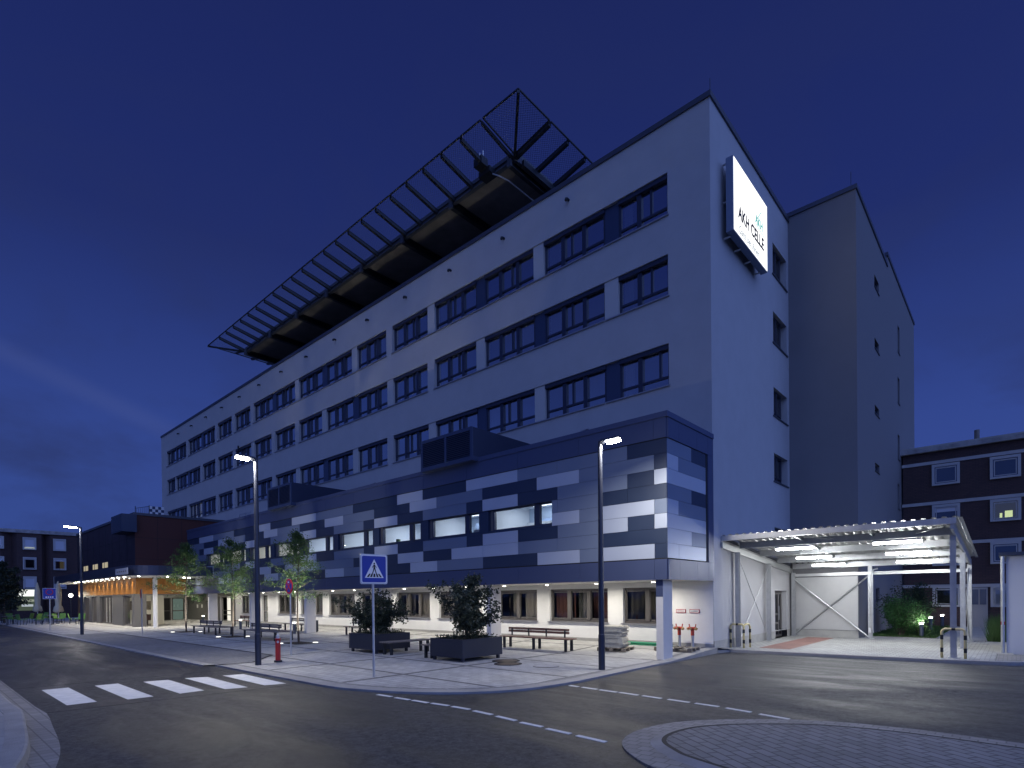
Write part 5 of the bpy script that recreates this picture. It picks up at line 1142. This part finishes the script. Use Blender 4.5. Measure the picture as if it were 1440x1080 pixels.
def leaf(mb, p, d, L, w, m, rnd):
    d = d.normalized(); n = Vector((rnd.uniform(-1,1),rnd.uniform(-1,1),rnd.uniform(-.3,1))); s = d.cross(n)
    if s.length < 1e-3: s = Vector((1,0,0))
    s.normalize(); f = s.cross(d)*L*.12
    mb.quad([p, p+d*L*.5+s*w/2-f, p+d*L, p+d*L*.5-s*w/2-f], m)
def tree(name, lab, cat, loc, trunk_h, top, spread, seed, leafm, nl, leaf_s=.09, grp=None, trunk_r=.045, droop=.1, stake=False):
    rnd = random.Random(seed); t = thing(name, lab, cat, loc, 0, grp)
    tb = MB(); lean = Vector((rnd.uniform(-.1,.1), rnd.uniform(-.1,.1), 0)); pts = []; rs = []
    for i in range(9): u = i/8; pts.append(Vector((lean.x*u+.03*math.sin(u*7+seed), lean.y*u+.03*math.cos(u*5+seed), top*.96*u))); rs.append(trunk_r*(1-u)*.9+.008)
    tb.tube(pts, rs, M_bark, 8)
    tips = []
    nb = 24
    for i in range(nb):
        u = i/(nb-1); z = trunk_h+(top-trunk_h)*.92*u**.9; k = z/(top*.96)*8; i0 = min(7,int(k)); base = pts[i0].lerp(pts[i0+1], k-i0)
        a = i*2.399+rnd.uniform(-.4,.4); L = spread*(1-.80*u)*rnd.uniform(.55,1.12)
        d = Vector((math.cos(a), math.sin(a), rnd.uniform(.15,.55)+.5*u)).normalized(); p = base; bp = [p]; segs = 5
        for s_ in range(segs): d = (d+Vector((rnd.uniform(-.22,.22),rnd.uniform(-.22,.22),rnd.uniform(-.12,.16)-droop*.5))).normalized(); p = p+d*L/segs; bp.append(p)
        tb.tube(bp, [max(.004,.016*(1-q/segs)*(1-.5*u)+.003) for q in range(segs+1)], M_bark, 5, cap=False)
        for q in range(1, segs+1): tips.append((bp[q], d, .26*(L/spread)+.10))
        for s_ in range(3):
            b0 = bp[rnd.randint(1,segs)]; dd = (d+Vector((rnd.uniform(-.9,.9),rnd.uniform(-.9,.9),rnd.uniform(-.4,.6)))).normalized(); e0 = b0+dd*L*.38
            tb.tube([b0,e0], [.005,.002], M_bark, 4, cap=False); tips += [(b0.lerp(e0,.5), dd, .16), (e0, dd, .2)]
    tb.build('trunk', t)
    lm = MB()
    for i in range(nl):
        c, d, r = tips[rnd.randrange(len(tips))]
        p = c+Vector((rnd.gauss(0,1),rnd.gauss(0,1),rnd.gauss(0,.7)))*r*.55
        leaf(lm, p, Vector((rnd.uniform(-1,1),rnd.uniform(-1,1),rnd.uniform(-.9,.5))), leaf_s*rnd.uniform(.6,1.3), leaf_s*rnd.uniform(.35,.6), leafm, rnd)
    lm.build('crown', t); return t
G3 = 'young trees in a row on the plaza'
tree('young_tree','slender young tree with airy green crown, farthest left by the entrance canopy','tree',(-29.5,-3.3,0),2.1,5.3,2.0,21,M_lt,4900,.10,G3)
tree('young_tree','slender young tree with airy green crown, middle one between two wide benches','tree',(-22.4,-3.4,0),1.9,4.95,1.85,5,M_lt,4900,.095,G3)
tree('young_tree','slender young tree with airy green crown, right one behind the round no stopping sign','tree',(-15.5,-3.35,0),1.95,4.8,1.45,33,M_lt,4900,.085,G3)
for i, (x, y) in enumerate(((-29.5,-3.3),(-22.4,-3.4),(-15.5,-3.35))):
    mb = MB(); mb.box(x-.75,x+.75,y-.5,y+.5,.0,.006,M_soil); o = mb.build('tree_pit'); struct(o)
ups = [(-29.8,-3.95),(-28.7,-2.8),(-22.8,-3.94),(-21.9,-2.85),(-15.9,-3.95),(-15.1,-2.78)]
labs = ['left tree on the road side','left tree on the wall side','middle tree on the road side','middle tree on the wall side','right tree on the road side','right tree on the wall side']
for (x, y), l in zip(ups, labs):
    t = thing('ground_uplight', 'round glowing ground spotlight beside the '+l, 'ground light', (x,y,gz(y)), group='ground spotlights at the trees')
    mb = MB(); mb.tube([(0,0,-.02),(0,0,.008)], .13, M_galv, 18); mb.build('rim', t); mb = MB(); mb.tube([(0,0,.008),(0,0,.014)], .105, emis('uplight_lens', (1,.96,.86), 5.0), 18); mb.build('lens', t)
    cx = min(((-29.5,-3.3),(-22.4,-3.4),(-15.5,-3.35)), key=lambda c: abs(c[0]-x)); area('uplight_lamp', t, (0,0,.03), 62, .15, (1,.96,.82), (cx[0]-x, cx[1]-y, 2.2), spread=R(75))
def bollard(x, y, lab, h=.66, z=0.0, pw=7):
    t = thing('bollard_light', lab, 'bollard light', (x,y,z), group='bollard lights'); mb = MB(); mb.tube([(0,0,-.02),(0,0,h-.10)], .075, M_steelB, 14); mb.build('post', t)
    mb = MB(); mb.tube([(0,0,h-.10),(0,0,h-.045)], .07, emis('bollard_lens', (1,.97,.85), 16.0), 14); mb.build('lens', t); mb = MB(); mb.tube([(0,0,h-.045),(0,0,h-.02)], [.13,.12], M_galv, 16); mb.build('cap', t)
    l = bpy.data.lights.new('bollard_lamp', 'POINT'); l.energy = pw; l.color = (1,.96,.82); l.shadow_soft_size = .14; o = bpy.data.objects.new('bollard_lamp', l); C.objects.link(o); o.parent = t; o.location = (0,0,h+.02)
bollard(-40.0,1.2,'low bollard light in front of the grey entrance wall',z=.05)
bollard(-29.4,-.2,'low bollard light between entrance columns and the middle tree')
bollard(-21.9,-.35,'low bollard light next to the column with the litter bin')
bollard(-14.0,.1,'low bollard light glimpsed behind the left planter shrub')
bollard(4.53,13.7,'garden bollard light nearest the carport, beside the green shrub',z=.03,pw=45)
bollard(4.39,18.6,'garden bollard light in the middle of the row along the path',z=.1,pw=24)
bollard(4.55,22.2,'garden bollard light farthest back near the brick building',z=.1,pw=24)
# planters with dark shrubs
def planter(x0, x1, y0, y1, lab, slab, seed, top, spread, off):
    cx, cy = (x0+x1)/2, (y0+y1)/2; t = thing('planter_box', lab, 'planter', (cx,cy,0), group='dark metal planter boxes'); w, d = (x1-x0)/2, (y1-y0)/2
    mb = MB(); T = .02
    mb.box(-w,w,-d,-d+T,.12,.66,M_planter); mb.box(-w,w,d-T,d,.12,.66,M_planter); mb.box(-w,-w+T,-d+T,d-T,.12,.66,M_planter); mb.box(w-T,w,-d+T,d-T,.12,.66,M_planter); mb.box(-w+T,w-T,-d+T,d-T,.12,.14,M_planter)
    for a,b,c,e in ((-w,w,-d,-d+.07),(-w,w,d-.07,d),(-w,-w+.07,-d+.07,d-.07),(w-.07,w,-d+.07,d-.07)): mb.box(a,b,c,e,.661,.668,M_planter)
    bevel(mb.build('box', t), .004)
    mb = MB(); mb.box(-w+.03,w-.03,-d+.03,d-.03,.5,.62,M_soil); mb.build('soil', t)
    for sx in (-1,1):
        for sy in (-1,1): mb = MB(); mb.box(sx*(w-.10)-.04,sx*(w-.10)+.04,sy*(d-.10)-.04,sy*(d-.10)+.04,0,.12,M_planter); mb.build('foot', t)
    hw_, hd_ = w, d; rnd = random.Random(seed); s = thing('planter_shrub', slab, 'shrub', (cx,cy,.60), group='dark shrubs in the planter boxes'); st = MB(); tips = []
    for i in range(13):
        a = i*2.4; L = top*rnd.uniform(.65,1.0); p = Vector((rnd.uniform(-.15,.15)+off*.3, rnd.uniform(-.15,.15), 0)); k = rnd.uniform(.15,1.0)*spread
        d = Vector((math.cos(a)*k, math.sin(a)*k*.8, 1.15)).normalized(); bp = [p]
        for q in range(6): d = (d+Vector((rnd.uniform(-.18,.18)+off*.04,rnd.uniform(-.18,.18),rnd.uniform(-.15,.08)))).normalized(); p = p+d*L/6; bp.append(p)
        st.tube(bp, [.016-.002*q for q in range(7)], M_bark, 5, cap=False)
        for q in range(2,7):
            tips.append((bp[q], .17))
            for _ in range(3): dd = Vector((rnd.uniform(-1,1),rnd.uniform(-1,1),rnd.uniform(-.6,.6))).normalized(); e0 = bp[q]+dd*rnd.uniform(.15,.42); st.tube([bp[q],e0],[.005,.002],M_bark,4,cap=False); tips.append((e0, .11)); tips.append((bp[q].lerp(e0,.6), .09))
    st.build('stem', s); lm = MB()
    for i in range(6800): c, r = tips[rnd.randrange(len(tips))]; p = c+Vector((rnd.gauss(0,1),rnd.gauss(0,1),rnd.gauss(0,.9)))*r*.6; leaf(lm, p, Vector((rnd.uniform(-1,1),rnd.uniform(-1,1),rnd.uniform(-1,.4))), rnd.uniform(.07,.13), rnd.uniform(.045,.07), M_ld, rnd)
    for i in range(500): p = Vector((rnd.uniform(-hw_+.08,hw_-.08), rnd.uniform(-hd_+.08,hd_-.08), rnd.uniform(.02,.14))); leaf(lm, p, Vector((rnd.uniform(-1,1),rnd.uniform(-1,1),rnd.uniform(0,1))), rnd.uniform(.05,.11), rnd.uniform(.03,.05), M_ld, rnd)
    lm.build('foliage', s)
planter(-10.35,-8.68,-4.05,-2.6,'dark blue metal planter box, the left one behind the crossing sign','broad spreading dark shrub in the left planter box',4,1.75,1.25,-.5)
planter(-5.88,-4.42,-3.98,-2.3,'dark metal planter box, the right one in front of the lit wall','taller dark shrub with narrow waist in the right planter box',9,2.1,.85,.3)
# garden shrubs beyond the carport
def bush(name, lab, x, y, rx, ry, h, seed, m, n, ls, z=.03):
    rnd = random.Random(seed); t = thing(name, lab, 'shrub', (x,y,z), group='garden shrubs beyond the carport' if name == 'garden_shrub' else None); st = MB(); tips = []
    for i in range(26):
        a = rnd.uniform(0,6.28); k = rnd.uniform(.1,1); d = Vector((math.cos(a)*k*rx, math.sin(a)*k*ry, h*rnd.uniform(.6,1.0)*(1-.35*k))); b = Vector((rnd.uniform(-.1,.1)*rx,rnd.uniform(-.1,.1)*ry,0)); mid = b.lerp(d,.5)+Vector((0,0,.12))
        st.tube([b,mid,d],[.012,.008,.003],M_bark,4,cap=False)
        for u in (.45,.6,.75,.9,1.0): tips.append((b.lerp(d,u), .20))
    st.build('stem', t); lm = MB()
    for i in range(n): c, r = tips[rnd.randrange(len(tips))]; leaf(lm, c+Vector((rnd.gauss(0,1),rnd.gauss(0,1),rnd.gauss(0,.8)))*r*.7, Vector((rnd.uniform(-1,1),rnd.uniform(-1,1),rnd.uniform(-.7,.6))), ls*rnd.uniform(.6,1.3), ls*.5, m, rnd)
    lm.build('foliage', t)
bush('garden_shrub','bright green feathery shrub just behind the carport, left of the first bollard',3.75,13.9,.95,.7,1.9,3,M_lg,4200,.085)
bush('garden_shrub','dark green shrub behind the bright feathery one',3.6,15.9,1.0,.9,2.3,8,M_lgd,3000,.10)
bush('garden_shrub','dark tall shrub near the brick building entrance path',3.9,19.0,.8,1.2,2.6,12,M_lgd,3000,.11)
bush('garden_shrub','low yellowish green ground shrub at the foot of the first bollard',4.35,14.4,.45,.6,.75,15,M_gr,900,.08)
rnd = random.Random(6); mb = MB()
for i in range(5200):
    x, y = rnd.uniform(2.7,5.05), rnd.uniform(13,23)
    leaf(mb, Vector((x,y,.04)), Vector((rnd.uniform(-.7,.7),rnd.uniform(-.7,.7),rnd.uniform(.2,1))), rnd.uniform(.06,.16), .04, M_gr, rnd)
struct(tag(mb.build('ground_cover'), 'low leafy ground cover between the garden shrubs', 'ground cover'), 'stuff')
mb = MB()
for i in range(5200):
    x, y = rnd.uniform(6.66,7.9), rnd.uniform(12.5,22); h = rnd.uniform(.3,.95); p = Vector((x,y,.03)); d = Vector((rnd.uniform(-.35,.35),rnd.uniform(-.35,.35),1)); q = p+d*h
    mb.quad([p+Vector((-.008,0,0)),p+Vector((.008,0,0)),q], M_gr)
struct(tag(mb.build('tall_grass'), 'tall green grass beside the garden path and kiosk', 'grass'), 'stuff')

# ================================================================== PALLETS AND PIPE BY THE WALL
def pallet(x, y, rz, lab, L=1.0, Wd=.8, z=None):
    t = thing('pallet', lab, 'pallet', (x,y,gz(y) if z is None else z), rz); mb = MB()
    for i in range(3): yy = -Wd/2+.05+i*(Wd-.1)/2; mb.box(-L/2,L/2,yy-.05,yy+.05,.0,.02,M_pallet); 
    mb.build('bottom_board', t); mb = MB()
    for i in range(3):
        for j in range(3): mb = MB(); xx = -L/2+.07+j*(L-.14)/2; yy = -Wd/2+.05+i*(Wd-.1)/2; mb.box(xx-.07,xx+.07,yy-.049,yy+.049,.021,.10,M_pallet); mb.build('block', t)
    mb = MB()
    for i in range(6): xx = -L/2+.06+i*(L-.12)/5; mb.box(xx-.05,xx+.05,-Wd/2,Wd/2,.101,.122,M_pallet)
    mb.build('deck_board', t); return t
pallet(-2.55,1.28,R(8),'wooden pallet carrying the tall stack of stone slabs')
rnd = random.Random(4)
t = thing('slab_stack', 'rough stack of thin pale stone slabs on a wooden pallet by the street lamp', 'stone stack', (-2.6,1.28,gz(1.28)+.125), R(8), None)
z = 0
for i in range(17):
    h = rnd.uniform(.032,.05); k = .06 if 5 < i < 11 else 0; mb = MB(); w = rnd.uniform(.40,.45)-.0; d = rnd.uniform(.30,.34); ox, oy = rnd.uniform(-.03,.03)+ (.03*math.sin(i*.5)), rnd.uniform(-.02,.02)
    n = 10; o = []
    for q in range(n):
        a = 2*math.pi*q/n; sx = math.copysign(abs(math.cos(a))**.4, math.cos(a)); sy = math.copysign(abs(math.sin(a))**.4, math.sin(a)); o.append((ox+sx*w*rnd.uniform(.94,1.04), oy+sy*d*rnd.uniform(.94,1.04)))
    mb.prism(o, z, z+h-.004, M_slab); mb.build('stone_slab', t); z += h
pallet(-.75,2.1,R(4),'empty low pallet lying in front of the two red fire inlets',L=1.25,Wd=.75)
t = mb = MB(); mb.tube([(-3.1,2.95,gz(2.95)+.055),(-1.35,3.0,gz(3)+.055)], .055, M_gpipe, 10); mb.bar((-3.1,2.85,gz(2.9)+.012),(-.9,2.9,gz(2.9)+.012),.10,.02,M_gpipe); tag(mb.build('plastic_pipe'), 'green plastic pipe lying along the foot of the white wall', 'pipe')

# ================================================================== TERRACE AT FAR LEFT
def parasol(x, y, lab, top=3.75):
    t = thing('closed_parasol', lab, 'parasol', (x,y,0), group='closed parasols on the terrace'); mb = MB(); mb.tube([(0,0,0),(0,0,top)], .035, M_signw, 8); mb.build('pole', t)
    mb = MB(); n = 18; prof = [(.9,.26),(1.0,.36),(1.35,.30),(1.55,.20),(2.2,.24),(3.0,.19),(3.5,.10),(top,.03)]; b = 0
    for k, (z, r) in enumerate(prof):
        for j in range(n): a = 2*math.pi*j/n; rr_ = r*(1+.22*math.sin(a*6+z*1.2)); mb.v.append((rr_*math.cos(a), rr_*math.sin(a), z+.05*math.sin(a*3)*(1 if k < 2 else 0)))
    i_ = mb._mi(M_umb)
    for k in range(len(prof)-1):
        for j in range(n): mb.f.append((k*n+j,k*n+(j+1)%n,(k+1)*n+(j+1)%n,(k+1)*n+j)); mb.m.append(i_)
    mb.build('canvas', t, smooth=True); mb = MB(); mb.tube([(0,0,0),(0,0,.08)], .3, M_conc, 14); mb.build('base', t)
parasol(-57.8,-5.0,'closed beige parasol on white pole, right one nearer the glowing globe lamp'); parasol(-65.2,-5.5,'closed beige parasol on the terrace, left one in front of the lit cafe',3.8)
def chair(x, y, rz):
    t = thing('terrace_chair', 'slim terrace chair with a green throw over it, among the cafe chairs at far left', 'chair', (x,y,0), rz, 'terrace chairs with green throws')
    mb = MB(); mb.box(-.24,.24,-.24,.24,.42,.46,M_green); mb.build('seat', t); mb = MB(); mb.hexa([(-.24,.2,.46),(.24,.2,.46),(.24,.25,.46),(-.24,.25,.46),(-.24,.3,.88),(.24,.3,.88),(.24,.34,.88),(-.24,.34,.88)], M_green); mb.build('backrest', t)
    for a in (-.2,.2):
        for b in (-.2,.2): mb = MB(); mb.tube([(a,b,0),(a*.9,b*.9,.42)], .015, M_steelD, 5); mb.build('leg', t)
    return t
random.seed(9); ct = chair(0,0,0); first = True
spots2 = [(-50.4,-5.2),(-52.2,-5.9),(-53.6,-5.5),(-54.4,-7.0),(-51.5,-7.2),(-55.8,-6.2),(-57.0,-7.2),(-59.3,-5.9),(-52.8,-8.1),(-55.4,-8.4),(-58.2,-8.5),(-61.0,-7.9),(-60.2,-9.2),(-62.6,-8.9),(-56.4,-9.4),(-49.3,-4.9)]
for i, (x, y) in enumerate(spots2):
    c = ct if i == 0 else copy_tree(ct); c.location = (x,y,0); c.rotation_euler = (0,0,random.uniform(0,6.28))
tt = thing('terrace_table', 'small round cafe table standing among the green chairs', 'table', (0,0,0), group='terrace tables')
mb = MB(); mb.tube([(0,0,.71),(0,0,.74)], .38, M_pill, 18); mb.build('table_top', tt); mb = MB(); mb.tube([(0,0,.02),(0,0,.71)], .03, M_steelD, 8); mb.tube([(0,0,0),(0,0,.02)], .22, M_steelD, 14); mb.build('pedestal', tt)
for i, (x, y) in enumerate(((-51.6,-6.3),(-54.6,-6.1),(-56.8,-8.2),(-53.9,-8.9),(-60.6,-8.6))):
    c = tt if i == 0 else copy_tree(tt); c.location = (x,y,0)
t = thing('globe_lamp', 'round glowing globe lamp on a short post beside the right parasol', 'lamp', (-58.9,-3.9,0)); mb = MB(); mb.tube([(0,0,0),(0,0,2.3)], .04, M_pole, 8); mb.build('post', t)
me = bpy.data.meshes.new('globe'); bm = bmesh.new(); bmesh.ops.create_uvsphere(bm, u_segments=16, v_segments=10, radius=.17); bm.to_mesh(me); bm.free(); me.materials.append(emis('globe_glow', (1,.95,.8), 8.0)); g = bpy.data.objects.new('globe', me); C.objects.link(g); g.parent = t; g.location = (0,0,2.45)
l = bpy.data.lights.new('globe_light', 'POINT'); l.energy = 160; l.color = (1,.9,.7); l.shadow_soft_size = .2; o = bpy.data.objects.new('globe_light', l); C.objects.link(o); o.parent = t; o.location = (0,0,2.45)
tree('broad_tree','dark bushy tree at the far left edge in front of the brick block','tree',(-60.6,-8.4,0),1.0,5.0,2.2,71,M_ld,5200,.24,None,.10)
tree('broad_tree','second dark bushy tree at the very left edge, farther back','tree',(-67,-8.0,0),1.0,5.8,2.6,72,M_ld,4200,.28,None,.10)
